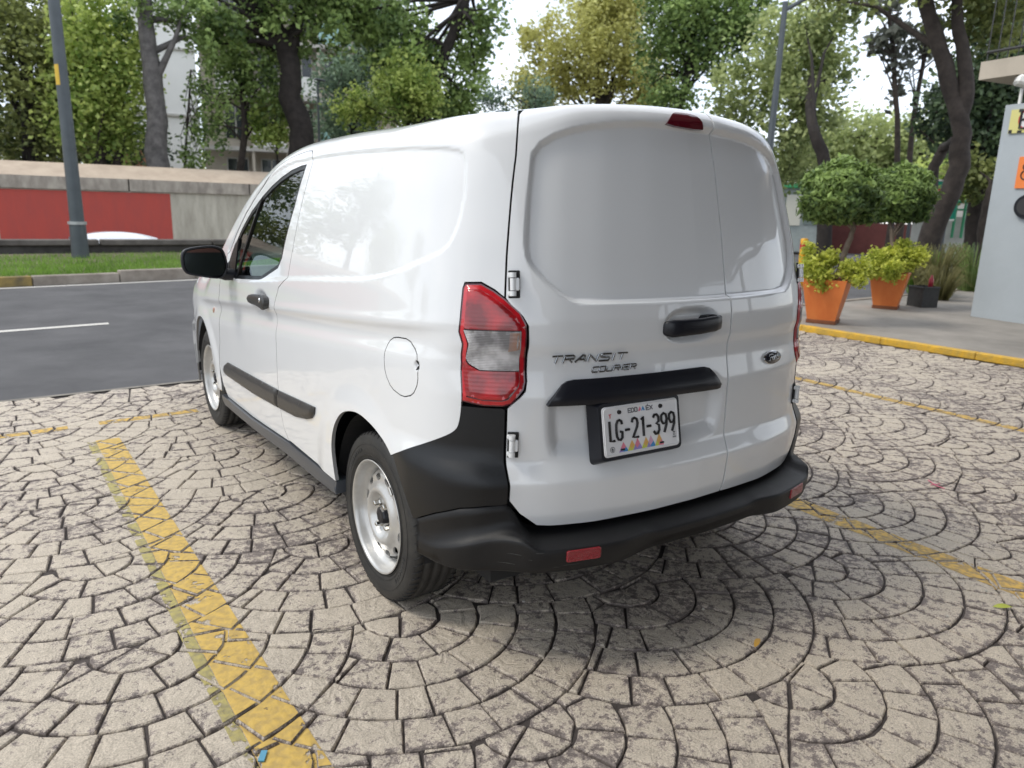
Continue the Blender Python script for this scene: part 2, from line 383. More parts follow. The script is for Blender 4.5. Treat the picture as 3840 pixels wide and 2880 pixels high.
# ---- outlines (distance round the tail, height)
DOOR_UP = [(2.300, 1.029), (2.212, 1.074), (2.188, 1.20), (2.172, 1.335), (2.152, 1.479), (2.147, 1.547), (2.166, 1.577), (2.205, 1.594), (2.259, 1.596), (2.350, 1.588), (2.452, 1.573), (2.556, 1.548), (2.635, 1.518), (2.715, 1.475), (2.831, 1.413), (2.963, 1.324), (3.095, 1.215), (3.22, 1.10), (3.30, 1.02), (3.36, .93)]
DOOR_FRONT = [(3.385, .853), (3.42, .72), (3.445, .60), (3.495, .50), (3.500, .44), (3.465, .345), (3.389, .293)]
DOOR_BOT = [(2.85, .309), (2.258, .346)]
DOOR_REAR = [(2.315, .393), (2.345, .479), (2.352, .602), (2.343, .74), (2.345, .84), (2.352, .90), (2.345, .956)]
door_poly = DOOR_UP + DOOR_FRONT + DOOR_BOT + DOOR_REAR
GLASS = [(2.215, 1.537), (2.278, 1.534), (2.393, 1.518), (2.507, 1.491), (2.619, 1.455), (2.742, 1.405), (2.880, 1.335), (3.010, 1.245), (3.12, 1.150), (3.20, 1.06), (3.17, 1.01), (3.029, 1.001), (2.62, 1.034), (2.58, 1.040), (2.355, 1.108), (2.316, 1.152), (2.300, 1.221), (2.250, 1.367), (2.229, 1.469)]
REAR_EDGE = [(.652, .868), (.692, .828), (.690, .745), (.692, .62), (.692, .545), (.660, .503), (.603, .460)]
LAMP = [(.828, 1.172), (.780, 1.174), (.742, 1.156), (.707, 1.133), (.663, 1.096), (.645, 1.064), (.641, 1.036), (.640, 1.00), (.635, .953), (.636, .897), (.643, .875), (.680, .833), (.705, .826), (.761, .826), (.827, .836), (.821, .946), (.826, 1.001), (.841, 1.036), (.839, 1.089), (.835, 1.160)]
BUMP_TOP = spline([(1.151, .606), (1.000, .669), (.895, .716), (.848, .745), (.834, .775), (.828, .826)])
ARCH = spline([(1.669, .350), (1.683, .44), (1.678, .51), (1.640, .584), (1.572, .643), (1.493, .672), (1.400, .684), (1.290, .668), (1.211, .638), (1.151, .606)])
FARCH = [(3.915 + .315 * math.cos(a), .315 + .372 * math.sin(a)) for a in np.linspace(0, math.pi, 22)]
def grow(poly, d):                            # move a closed outline outwards by d (d<0: inwards)
    q = np.array(poly, float); n = len(q); A = sum(q[i][0] * q[(i + 1) % n][1] - q[(i + 1) % n][0] * q[i][1] for i in range(n)); sgn = 1 if A > 0 else -1; o = []
    for i in range(n):
        a = q[i] - q[i - 1]; b = q[(i + 1) % n] - q[i]
        na = np.array([a[1], -a[0]]) / (np.linalg.norm(a) + 1e-9); nb = np.array([b[1], -b[0]]) / (np.linalg.norm(b) + 1e-9)
        m_ = na + nb; m_ = m_ / (np.linalg.norm(m_) + 1e-9); k = max(.5, (m_ * na).sum()); o.append(tuple(q[i] + m_ * sgn * d / k))
    return o
def side_of_van(fl):
    e = 'right' if fl else 'left'
    FUEL = soften([(1.205, .92), (1.200, .860), (1.160, .822), (1.085, .807), (1.028, .824), (1.000, .865), (.994, .92), (1.004, .956), (1.066, .985), (1.155, .981), (1.19, .962)], 1, .2)
    # body side: quarter, roof rail and screen pillar
    top = [(s, ttop(s) + .012) for s in np.linspace(.712, 3.46, 60)]
    body = top + [(3.50, 1.07)]
    d = DOOR_UP[::-1][1:] + DOOR_REAR[::-1] + [(2.258, .346)]
    d = [(s - .0, t) for s, t in d]
    # keep a shut line between the door and the body
    dg = grow(door_poly, G)
    upg = dg[:len(DOOR_UP)][::-1]; rg = dg[len(DOOR_UP) + len(DOOR_FRONT) + 1:][::-1]
    body += [(3.42, 1.0)] + upg + rg + [(2.25, .352)] + [(1.669, .352)] + ARCH[1:]
    body += BUMP_TOP[1:-1] + [(.8285, .832)] + [(.8235, .946), (.829, 1.001), (.844, 1.036), (.842, 1.089), (.838, 1.160), (.832, 1.177), (.780, 1.180), (.740, 1.161), (.712, 1.141)]
    body += [(.712, 1.25), (.708, 1.40), (.704, 1.53), (.706, 1.60), (.710, 1.66)]
    holes = [grow(FUEL, G)] if not fl else []
    panel('body_side', body, paint, van, holes, h=.0075 if not fl else .02, flip=fl)
    if not fl:
        ff = panel('fuel_flap', FUEL, paint, van, h=.008)
        v, f = lathe([(0, .0), (.0, .012)], 16)
        mesh('finger_notch', [skin(np.array(1.003 + min(y, .002) * 1.0), np.array(.917 + z * 1.25), np.array(.0008)).tolist() for x, y, z in v], f, dark_gap, ff)
    # front door
    dr = panel('front_door', door_poly, paint, van, [grow(GLASS, .004)], h=.009 if not fl else .02, flip=fl)
    gi = grow(GLASS, -.014)
    panel('window_seal', grow(GLASS, .003), plastic, dr, [gi], h=.012, hb=.012, off=-.002, depth=.02, relief=True, flip=fl)
    panel('window_glass', grow(gi, .004), window_glass, dr, h=.05, off=-.014, depth=.001, relief=False, flip=fl)
    bar = [(3.055, 1.21), (3.030, 1.232), (2.945, 1.005), (2.975, 1.005)]
    panel('window_pillar', [(2.735, 1.405), (2.755, 1.395), (3.04, 1.00), (3.012, 1.00)], plastic, dr, h=.02, off=-.006, depth=.01, relief=False, flip=fl)
    panel('mirror_patch', [(3.045, 1.20), (3.10, 1.17), (3.20, 1.06), (3.17, 1.01), (3.06, 1.00)], plastic, dr, h=.02, off=-.005, depth=.008, relief=False, flip=fl)
    # door handle
    hd = panel('door_handle', soften([(2.700, .948), (2.60, .966), (2.455, .974), (2.425, .962), (2.419, .935), (2.440, .915), (2.515, .922), (2.671, .915), (2.70, .925)], 1), moulding_mat, dr, h=.01, off=.030, depth=.024, relief=False, flip=fl, lip=.006)
    P0 = S(np.array(2.475), np.array(.947)) + raw_n(np.array(2.475), np.array(.947)) * .031
    v, f = lathe([(.002, .0), (.002, .009), (-.003, .013), (-.006, .013)], 20)
    mesh('key_lock', [((-x + P0[0]) * (-1 if fl else 1), y + P0[1], z + P0[2]) for x, y, z in v], f, chrome, dr, True)
    # rubbing strip: one piece on the door, one on the body
    lowm = [(3.272, .516), (3.372, .478), (3.370, .432), (2.786, .450), (2.360, .478), (2.349, .562)]
    lo2 = [(2.338, .562), (1.859, .598), (1.872, .566), (1.905, .541), (1.960, .524), (2.104, .498), (2.345, .479)]
    for nm, pl in (('rubbing_strip', lowm), ('rubbing_strip', lo2)):
        panel(nm, pl, moulding_mat, van, h=.012, off=.016, depth=.014, relief=False, flip=fl, lip=.010)
    # sill trim
    panel('sill_trim', [(3.486, .286), (2.85, .303), (2.255, .341), (1.669, .347), (1.662, .300), (1.9, .292), (2.293, .285), (2.877, .252), (3.491, .222)], sill_mat, van, h=.014, off=.004, depth=.05, relief=False, flip=fl, offf=lambda s, t: .012 * sm(.36 - t, 0, .05) * sm(t, .20, .27))
    # front wing with its arch
    fa = [p for p in FARCH[::-1] if True]
    wing = [(3.40, 1.0), (3.48, 1.06)] + [(s, ttop(s) + .05) for s in np.linspace(3.52, 4.30, 14)] + [(4.45, .80), (4.44, .52), (4.30, .46)] + [(4.232, .34)] + FARCH[1:-1] + [(3.595, .30), (3.515, .30)]
    wg = [(s + 2 * G, t) for s, t in DOOR_FRONT[::-1]]
    wing += [(3.42, .296)] * 0 + [(3.505, .345)] + [(3.500 + 2 * G, .44), (3.495 + 2 * G, .50), (3.445 + 2 * G, .60), (3.42 + 2 * G, .72), (3.385 + 2 * G, .853), (3.36 + 2 * G, .93)]
    wg_o = panel('front_wing', wing, paint, van, h=.014, flip=fl, relief=True)
    # side repeater lamp
    q = S(np.array(3.584), np.array(.765)) + raw_n(np.array(3.584), np.array(.765)) * .004
    v, f = lathe([(.006, .0), (.004, .008), (-.004, .012)], 16)
    mesh('side_repeater', [((-x + q[0]) * (-1 if fl else 1), y * .7 + q[1], z * 1.6 + q[2]) for x, y, z in v], f, lens_amber, wg_o, True)
    # front bumper and headlamp
    fb = [(4.24, .33), (4.31, .45), (4.455, .515), (4.47, .56), (4.60, .60), (SMAX, .60), (SMAX, .20), (4.3, .20)]
    panel('front_bumper', fb, paint, van, h=.03, flip=fl, relief=False, off=.02, offf=lambda s, t: .02 * sm(s, 4.4, 5.0))
    panel('headlamp', [(4.455, .80), (4.46, .53), (4.62, .61), (4.95, .62), (4.95, .74), (4.70, .84)], lens_clear, van, h=.02, flip=fl, relief=False, off=.004)
    # upper corner of the rear bumper
    cor = BUMP_TOP[:-1] + [(.8285, .822), (.761, .821), (.705, .821), (.697, .816), (.697, .745), (.699, .62), (.699, .536), (.715, .532), (.758, .533), (.832, .520), (.910, .486), (1.003, .432), (1.063, .516)]
    panel('bumper_corner', grow(cor, -.0012), plastic, van, h=.014, flip=fl, off=.002, relief=False)
    # tail lamp
    tl = panel('tail_lamp', LAMP, lens_dark_red, van, h=.016, off=.001, depth=.03, relief=False, flip=fl)
    in1 = grow(LAMP, -.0042)
    in1p = np.array(in1)
    def cut(poly, lo, hi):
        """keep the part of an outline between two heights"""
        r = []
        for i in range(len(poly)):
            a = poly[i]; b = poly[(i + 1) % len(poly)]
            if lo <= a[1] <= hi: r.append(a)
            for z in (lo, hi):
                if (a[1] - z) * (b[1] - z) < 0: r.append((a[0] + (b[0] - a[0]) * (z - a[1]) / (b[1] - a[1]), z))
        c = np.mean(r, 0); return sorted(r, key=lambda p: math.atan2(p[1] - c[1], p[0] - c[0]))
    dome = lambda s, t: .010 * sm(dist(np.stack([s, t], 1), LAMP), 0, .03)
    ring_o = in1; ring_i = grow(LAMP, -.016)
    panel('lens_rim', ring_o, lens_red_edge, tl, [ring_i], h=.008, hb=.008, off=.002, depth=.006, relief=False, flip=fl, offf=dome)
    ri = grow(ring_i, -.0006)
    panel('red_lens', cut(ri, 1.0475, 1.2), lens_red, tl, h=.009, off=.003, depth=.006, relief=False, flip=fl, offf=dome)
    panel('clear_lens', [(.8245, 1.0435), (.6585, 1.0445), (.6545, .985), (.653, .931), (.764, .9305), (.796, .948), (.806, .962), (.8045, 1.005)], lens_clear, tl, h=.009, off=.003, depth=.006, relief=False, flip=fl, offf=dome)
    panel('amber_window', [(.690, 1.041), (.6615, 1.041), (.6585, .995), (.690, .990)], lens_amber, tl, h=.009, off=.0035, depth=.002, relief=False, flip=fl, offf=dome)
    panel('red_lens', [p for p in [(.818, .944), (.8145, .925), (.812, .855), (.765, .846), (.707, .846), (.690, .853), (.660, .884), (.653, .90), (.653, .9275), (.765, .927), (.798, .944), (.808, .956)]], lens_red, tl, h=.009, off=.003, depth=.006, relief=False, flip=fl, offf=dome)
side_of_van(False); side_of_van(True)
# ---- rear doors
TOPD = [(s, ttop(s) + .004) for s in np.linspace(.66, -.129, 26)]
SPL = -.132
left_edge = [(.700, 1.60), (.698, 1.53), (.702, 1.40), (.706, 1.25), (.706, 1.137), (.690, 1.118), (.655, 1.088), (.637, 1.060), (.632, 1.02), (.628, .955), (.629, .90), (.636, .870), (.652, .853), (.680, .829), (.690, .818)] + REAR_EDGE[2:]
ld = TOPD + [(SPL, 1.60), (SPL, 1.0), (SPL, .452)] + [(.168, .449), (.431, .450), (.560, .455)] + REAR_EDGE[:1:-1] + left_edge[:-len(REAR_EDGE[2:])][::-1] + [(.702, 1.66), (.690, 1.690)]
l_door = panel('rear_door', ld, paint, van, h=.0062, label='wider rear door with the handle and the number plate')
ld_r = [(-SPL + 2 * G, 1.60), (-SPL + 2 * G, 1.0), (-SPL + 2 * G, .452), (.36, .447), (.560, .455)]
rd = [(s, ttop(s) + .004) for s in np.linspace(.66, -SPL + 2 * G, 18)] + ld_r + REAR_EDGE[:1:-1] + left_edge[:-len(REAR_EDGE[2:])][::-1] + [(.702, 1.66), (.690, 1.690)]
r_door = panel('rear_door', [(-s, t) for s, t in rd], paint, van, h=.0066, label='narrower rear door with the oval badge')
# hinges: two at each outer edge
def hinge(door, sgn, z):
    s0 = .684 if z > .9 else .672; p = S(np.array(sgn * s0), np.array(z)); n = raw_n(np.array(sgn * s0), np.array(z))
    tg = np.array([-n[1], n[0], 0]); tg /= np.linalg.norm(tg); tg *= sgn * -1 if False else 1
    mt = Matrix((Vector(tg), Vector(n), Vector((0, 0, 1)))).transposed().to_4x4(); mt.translation = Vector(p + n * .012)
    rec = MB(); rec.box((-.010 * sgn if False else .0, -.0085, 0), (.033, .006, .078), bev=.002); r_ = rec.build('hinge_recess', dark_gap, door)
    r_.matrix_local = mt
    k = MB()
    k.tube([(-.004, .004, -.033), (-.004, .004, -.019)], .010, 12); k.tube([(-.004, .004, .019), (-.004, .004, .033)], .010, 12)
    k.tube([(-.004, .004, -.017), (-.004, .004, .017)], .0085, 12); k.box((.007, .000, 0), (.016, .010, .036), bev=.003); k.box((-.012, -.004, -.026), (.014, .010, .014), bev=.003); k.box((-.012, -.004, .026), (.014, .010, .014), bev=.003)
    o = k.build('hinge', paint, door); o.matrix_local = mt
for dd_, sg_ in ((l_door, 1), (r_door, -1)):
    for z_ in (1.174, .712): hinge(dd_, sg_, z_)
# high brake lamp
bl = panel('brake_lamp', soften([(.128, 1.646), (.118, 1.66), (.090, 1.683), (.062, 1.690), (-.036, 1.688), (-.062, 1.672), (-.066, 1.652), (-.060, 1.640)], 1), lens_dark_red, van, h=.01, off=.004, depth=.012, relief=False)
# grab handle on the wide door
def slab_on_skin(name, pts, m, parent, off, depth, lip=.004, h=.01, **k): return panel(name, pts, m, parent, h=h, off=off, depth=depth, relief=False, lip=lip, **k)
hp = MB(); 
hs = [(.165, 1.046, .004), (.150, 1.040, .020), (.110, 1.038, .030), (.050, 1.040, .034), (-.010, 1.044, .032), (-.050, 1.048, .022), (-.064, 1.050, .004)]
pts_ = []
for a, b, c in hs:
    pts_.append((a, b, c))
def sweep_bar(name, rows, hw, m, parent, bev=.35):
    """rows: (s, t, off, half height, half thickness)"""
    v = []; f = []; n = 12
    for (a, b, c, hh, th) in rows:
        for k in range(n):
            q = 2 * math.pi * k / n; cx = math.copysign(abs(math.cos(q)) ** .6, math.cos(q)); sx = math.copysign(abs(math.sin(q)) ** .6, math.sin(q))
            p = S(np.array(a), np.array(b + sx * hh)); nn_ = raw_n(np.array(a), np.array(b + sx * hh)); v.append(p + nn_ * (c + cx * th))
    for i in range(len(rows) - 1):
        for k in range(n): f.append((i * n + k, (i + 1) * n + k, (i + 1) * n + (k + 1) % n, i * n + (k + 1) % n))
    f += [tuple(range(n)), tuple(range((len(rows) - 1) * n + n - 1, (len(rows) - 1) * n - 1, -1))]
    return mesh(name, v, f, m, parent, True)
sweep_bar('door_handle', [(.178, 1.037, -.004, .013, .006), (.172, 1.037, .006, .022, .009), (.150, 1.037, .018, .027, .009), (.120, 1.038, .024, .026, .009), (.050, 1.040, .030, .025, .009), (-.020, 1.044, .029, .0245, .009), (-.050, 1.046, .022, .022, .009), (-.066, 1.047, .008, .018, .008), (-.073, 1.047, -.004, .012, .006)], 0, gloss_black, l_door)
slab_on_skin('handle_base', soften([(.004, 1.066), (-.045, 1.072), (-.072, 1.056), (-.070, 1.028), (-.035, 1.018), (.000, 1.024)], 1), gloss_black, l_door, .010, .030)
# black trim above the plate
slab_on_skin('plate_trim', [(.577, .830), (.570, .842), (.528, .888), (.510, .897), (.490, .900), (-.010, .900), (-.034, .894), (-.046, .884), (-.080, .840), (-.076, .828), (-.062, .825), (.262, .829), (.470, .828)], gloss_black, l_door, .014, .040, lip=.005, h=.012, offf=lambda s, t: .010 * sm(.905 - t, 0, .06))
# ---- lettering, stroke by stroke
def strokes(name, paths, m, parent, mt, w=.0025, dpt=.002, close=False, n=6):
    k = MB()
    for p in paths:
        k.tube([mt @ Vector((x, 0, y)) for x, y in p], w, n)
    return k.build(name, m, parent, smooth=True)
def frame_on_skin(s, t, off, du=.05):
    p = S(np.array(s), np.array(t)); a = S(np.array(s - du), np.array(t)) - S(np.array(s + du), np.array(t)); a /= np.linalg.norm(a)
    b = S(np.array(s), np.array(t + .02)) - S(np.array(s), np.array(t - .02)); b /= np.linalg.norm(b); n = np.cross(a, b); n /= np.linalg.norm(n); b = np.cross(n, a)
    mt = Matrix((Vector(a), Vector(-n), Vector(b))).transposed().to_4x4(); mt.translation = Vector(p + n * off); return mt
ST = {'T': [[(0, 1), (1, 1)], [(.5, 1), (.5, 0)]], 'R': [[(.02, 0), (.02, .95)], [(.02, 1), (.85, 1), (1, .85), (.95, .52), (.1, .48)], [(.55, .48), (.95, 0)]],
      'A': [[(0, 0), (.55, 1), (.75, 1), (.98, 0)], [(.25, .36), (.88, .36)]], 'N': [[(.02, 0), (.02, 1)], [(.02, 1), (.95, 0)], [(.95, 0), (.95, 1)]],
      'S': [[(1, 1), (.15, 1), (.0, .85), (.05, .58), (.9, .48), (1, .35), (.92, 0), (0, 0)]], 'I': [[(.5, 0), (.5, 1)]], 'C': [[(1, 1), (.1, 1), (0, .85), (0, .15), (.1, 0), (1, 0)]],
      'O': [[(.1, 0), (0, .15), (0, .85), (.1, 1), (.9, 1), (1, .85), (1, .15), (.9, 0), (.1, 0)]], 'U': [[(0, 1), (0, .15), (.1, 0), (.9, 0), (1, .15), (1, 1)]],
      'E': [[(1, 1), (.02, 1), (.02, 0), (1, 0)], [(.02, .5), (.85, .5)]]}
def word(txt, x0, x1, y0, hgt, shear, gap=.22, wide=None):
    wd = [(.25 if c == 'I' else 1.) for c in txt]; tot = sum(wd) + gap * (len(txt) - 1); u = (x1 - x0) / tot; x = x0; o = []
    for c, w_ in zip(txt, wd):
        for st in ST[c]: o.append([(x + px * u * w_ + shear * py * hgt, y0 + py * hgt) for px, py in st])
        x += (w_ + gap) * u
    return o
for txt, sc, tc_, hgt, half in (('TRANSIT', .437, .962, .021, .129), ('COURIER', .348, .926, .015, .083)):
    o = strokes('badge_lettering', word(txt, -half, half - .008, -hgt / 2, hgt, .35), chrome_dark, l_door, frame_on_skin(sc, tc_, .004), w=.0030 if hgt > .018 else .0023)
# oval badge
mt = frame_on_skin(-.398, .892, .003)
k = MB(); el = lambda rx, ry, n=36: [(rx * math.cos(2 * math.pi * i / n), ry * math.sin(2 * math.pi * i / n)) for i in range(n)]
def disc(name, rx, ry, y0, y1, m, parent, mt):
    k = MB(); e = el(rx, ry); n = len(e)
    v = [mt @ Vector((x, -y0, z)) for x, z in e] + [mt @ Vector((x * .96, -y1, z * .96)) for x, z in e] + [mt @ Vector((0, -y1 - .001, 0))]
    f = [(i, (i + 1) % n, n + (i + 1) % n, n + i) for i in range(n)] + [(n + i, n + (i + 1) % n, 2 * n) for i in range(n)]
    return mesh(name, v, f, m, parent, True)
ov = disc('oval_badge', .0568, .0245, 0, .003, chrome, r_door, mt)
disc('badge_face', .0545, .0222, .0040, .0075, mat('badge_dark_blue', (.012, .014, .022), rough=.15, coat=.6), ov, mt)
F_ = [[(-.034, .006), (-.030, .012), (-.018, .013), (-.004, .011)], [(-.020, .012), (-.024, .0), (-.030, -.010), (-.036, -.008)], [(-.028, .001), (-.014, .003)],
      [(-.012, -.004), (-.014, .001), (-.008, .004), (-.004, .0), (-.006, -.008), (-.012, -.008), (-.012, -.004)], [(.002, -.009), (.004, .004)], [(.004, .0), (.008, .004), (.013, .003)],
      [(.024, .003), (.018, .004), (.014, -.003), (.017, -.009), (.023, -.006)], [(.031, .015), (.027, .012), (.024, -.006), (.028, -.010), (.034, -.006)]]
k = MB()
for p in F_: k.tube([mt @ Vector((x, -.0085, z)) for x, z in p], .0012, 5)
k.build('badge_script', chrome, r_door, smooth=True)
# ---- number plate
plate_white = mat('plate_white', (.74, .74, .75), rough=.35, coat=.3)
ink = mat('plate_black_ink', (.008, .008, .009), rough=.4)
plate = bpy.data.objects.new('number_plate', None); link(plate, van, label='white plate reading LG-21-399 in a black holder')
pm = Matrix.Translation((-.270, .028, .744)) @ Matrix.Rotation(-.039, 4, 'Z') @ Matrix.Rotation(-.20, 4, 'X')
plate.matrix_local = pm
def rrect(w, h, r, n=5):
    o = []
    for cx, cy, a0 in ((w / 2 - r, h / 2 - r, 0), (-w / 2 + r, h / 2 - r, 90), (-w / 2 + r, -h / 2 + r, 180), (w / 2 - r, -h / 2 + r, 270)):
        for i in range(n): a = R(a0 + 90 * i / (n - 1)); o.append((cx + r * math.cos(a), cy + r * math.sin(a)))
    return o
FX = Matrix(((1, 0, 0, 0), (0, 0, -1, 0), (0, 1, 0, 0), (0, 0, 0, 1)))     # x,y outline -> x,z with +z pointing at the viewer (-y)
def tapered(name, o1, z1, o2, z2, m, parent, capf=True):
    n = len(o1); v = [FX @ Vector((x, y, z1)) for x, y in o1] + [FX @ Vector((x, y, z2)) for x, y in o2]
    f = [(i, (i + 1) % n, n + (i + 1) % n, n + i) for i in range(n)]
    if capf: f.append(tuple(range(n, 2 * n)))
    return mesh(name, v, f, m, parent)
tapered('plate_holder', rrect(.340, .198, .016), -.052, rrect(.322, .172, .016), -.004, gloss_black, plate)
tapered('plate_sheet', rrect(.302, .152, .012), -.0045, rrect(.300, .150, .012), -.001, plate_white, plate)
k = MB(); r1 = rrect(.300, .150, .012); 
k.tube([FX @ Vector((x, y, -.0005)) for x, y in rrect(.290, .140, .009) + rrect(.290, .140, .009)[:1]], .0017, 6); k.build('plate_rib', plate_white, plate, smooth=True)
CH = {'L': [[(0, 1), (0, 0), (.62, 0)]], 'G': [[(.92, .78), (.85, .93), (.6, 1), (.3, .97), (.1, .8), (.05, .5), (.1, .2), (.3, .03), (.6, 0), (.88, .1), (.92, .4), (.6, .42)]],
      '-': [[(.12, .46), (.75, .46)]], '2': [[(.05, .78), (.15, .95), (.45, 1.), (.8, .93), (.9, .72), (.75, .5), (.1, .02), (.92, .0)]], '1': [[(.25, .85), (.55, 1), (.55, 0)]],
      '3': [[(.05, .85), (.25, .99), (.6, 1), (.88, .85), (.85, .62), (.5, .53), (.88, .44), (.92, .18), (.65, 0), (.3, 0), (.05, .15)]],
      '9': [[(.9, .65), (.7, .46), (.3, .47), (.08, .65), (.12, .9), (.45, 1.), (.8, .93), (.92, .72), (.85, .4), (.45, .0)]]}
x = -.131
for c, wd in zip('LG-21-399', (.024, .034, .031, .033, .026, .031, .034, .034, .034)):
    k = MB()
    for st in CH[c]: k.tube([FX @ Vector((x + px * .0265 + .004, -.028 + py * .060, .0003)) for px, py in st], .0044, 6)
    k.build('plate_character', ink, plate, smooth=True); x += wd * .955
SM = dict(ST); SM.update({'D': [[(0, 0), (0, 1), (.6, 1), (1, .7), (1, .3), (.6, 0), (0, 0)]], 'M': [[(0, 0), (0, 1), (.5, .3), (1, 1), (1, 0)]], 'X': [[(0, 0), (1, 1)], [(0, 1), (1, 0)]]})
def small_word(txt, x0, x1, y0, h, w, m, nm):
    k = MB(); u = (x1 - x0) / (len(txt) * 1.28 - .28); x = x0
    for c in txt:
        for st in SM[c]: k.tube([FX @ Vector((x + px * u, y0 + py * h, 0)) for px, py in st], w, 5)
        x += u * 1.28
    return k.build(nm, m, plate, smooth=True)
grey_ink = mat('grey_ink', (.13, .13, .14), rough=.5)
small_word('EDO', -.052, -.016, .050, .0125, .0016, grey_ink, 'plate_state_name')
small_word('EX', .020, .046, .050, .0125, .0016, grey_ink, 'plate_state_name')
k = MB(); k.tube([FX @ Vector(p) for p in ((.025, .0655, 0), (.029, .0685, 0))], .0010, 5); k.build('accent_mark', grey_ink, plate)
def flat_poly(nm, poly, z, m): 
    return mesh(nm, [FX @ Vector((x, y, z)) for x, y in poly], [tuple(range(len(poly)))], m, plate)
def cmat(n, c): return mat(n, c, rough=.45)
cm_ = {'pink': cmat('print_pink', (.72, .22, .30)), 'blue': cmat('print_blue', (.05, .26, .55)), 'gold': cmat('print_gold', (.72, .42, .12)), 'lime': cmat('print_lime', (.58, .62, .10)), 'violet': cmat('print_violet', (.30, .24, .55)), 'red': cmat('print_red', (.45, .01, .02)), 'rose': cmat('print_rose', (.62, .36, .50))}
flat_poly('plate_emblem', [(-.0125, .050), (-.005, .0645), (.0005, .056), (-.004, .050)], -.0004, cm_['pink']); flat_poly('plate_emblem', [(.000, .050), (.008, .0645), (.0155, .050), (.009, .050), (.0075, .055), (.004, .050)], -.0004, cm_['blue'])
zz = -.0006
for i, (cx, hh, a, b) in enumerate([(-.078, .030, 'pink', 'blue'), (-.044, .032, 'gold', 'lime'), (-.022, .035, 'pink', 'violet'), (.012, .034, 'gold', 'lime'), (.032, .036, 'rose', 'blue'), (.066, .038, 'gold', 'pink')]):
    b0 = -.0655
    flat_poly('plate_diamond', [(cx - .019, b0), (cx, b0 + hh), (cx + .010, b0 + hh * .48), (cx - .008, b0)], zz + .00012 * (i % 2), cm_[a])
    flat_poly('plate_diamond', [(cx + .010, b0 + hh * .48), (cx + .019, b0), (cx - .008, b0)], zz + .00012 * (i % 2) + .00006, cm_[b])
    flat_poly('plate_diamond', [(cx - .019, b0), (cx - .010, b0 + hh * .46), (cx - .001, b0)], zz + .00024, cm_['violet' if i % 2 == 0 else 'lime'])
k = MB(); 
for st in ([(-.127, .052), (-.118, .052)], [(-.1225, .052), (-.1225, .041)]): k.tube([FX @ Vector((a, b, 0)) for a, b in st], .0014, 5)
k.build('plate_letter', cm_['red'], plate)
k = MB()
for i in range(24): 
    a = i / 24 * 6.28; k.tube([FX @ Vector((-.121 + .0085 * math.cos(a), -.054 + .0085 * math.sin(a), 0)), FX @ Vector((-.121 + .0085 * math.cos(a + .27), -.054 + .0085 * math.sin(a + .27), 0))], .0007, 4)
for q_ in ([(-.125, -.056), (-.121, -.049), (-.117, -.056)], [(-.124, -.058), (-.118, -.058)], [(-.121, -.050), (-.121, -.058)]): k.tube([FX @ Vector((a, b, 0)) for a, b in q_], .0008, 4)
k.build('plate_seal', ink, plate)
k = MB()
for q_ in ([(.128, -.030), (.125, -.041), (.133, -.041), (.1305, -.030), (.128, -.030)], [(.124, -.031), (.1345, -.031)], [(.1225, -.046), (.1365, -.046)], [(.1225, -.0485), (.1365, -.0485)]): k.tube([FX @ Vector((a, b, 0)) for a, b in q_], .0007, 4)
k.build('plate_mark', ink, plate)
for (a, b) in ((-.087, .056), (.078, .056)):
    v, f = lathe([(.000, .0), (.004, .006), (-.003, .0075)], 12)
    mesh('plate_screw', [FX @ Vector((a + y, b + z, x)) for x, y, z in v], f, ink, plate)
for (a, b) in ((-.082, -.058), (.076, -.058)): flat_poly('plate_slot', [(x_ * 1. + a, y_ + b) for x_, y_ in rrect(.018, .006, .0028)], .0002, ink)
# ---- rear bumper: one swept section
def bump_o(a): return .074 + .026 * sm(a, .22, .38) - .064 * sm(a, .60, .78) - .031 * sm(a, .78, 1.0)
def bump_e(a): return .405 + .024 * sm(a, .20, .36) + .012 * sm(a, .58, .66) - .078 * sm(a, .68, .96)
def bump_b(a): return .352 - .010 * sm(a, .22, .40) - .018 * sm(a, .60, .85)
def seam_z(a): return float(np.interp(a, [.60, .70, .758, .832, .910, 1.003], [.46, .533, .530, .517, .483, .429]))
ss = np.unique(np.concatenate([np.linspace(-.70, .70, 90), np.linspace(.70, .985, 22), -np.linspace(.70, .985, 22)]))
v = []; f = []; nr = None
for s_ in ss:
    a = abs(s_); o = float(bump_o(a)); e = float(bump_e(a)); b = float(bump_b(a)); c = float(sm(a, .59, .70)); zt = .434 + (seam_z(a) - .434) * c if a < .7 else seam_z(a)
    e = min(e, zt - .02)
    mixc = lambda u0, u1: u0 + (u1 - u0) * c
    rows = [(zt, -.050 * (1 - c) - .004), (zt - .0015, -.035 * (1 - c) + .001 * c), (zt + (e - zt) * mixc(.10, .25), mixc(.0, .04) * o), (zt + (e - zt) * mixc(.30, .50), mixc(.38, .06) * o), (zt + (e - zt) * mixc(.60, .78), mixc(.72, .20) * o), (e + mixc(.004, .012), mixc(.93, .66) * o), (e + .0015, mixc(.985, .965) * o), (e - .002, o), (e - .012, 1.015 * o), (e - .035, 1.015 * o), (b + .02, .99 * o), (b + .004, .965 * o), (b, .93 * o), (b - .001, .80 * o), (b + .003, -.03)]
    nr = len(rows)
    for z, off in rows:
        z_s = max(z, .30); p = S(np.array(s_), np.array(z_s)) + raw_n(np.array(s_), np.array(.40)) * off; v.append((p[0], p[1], z))
for i in range(len(ss) - 1):
    for j in range(nr - 1): f.append((i * nr + j, i * nr + j + 1, (i + 1) * nr + j + 1, (i + 1) * nr + j))
f = [tuple(reversed(q)) for q in f]
for i in (0, len(ss) - 1): f.append(tuple(range(i * nr, i * nr + nr)))
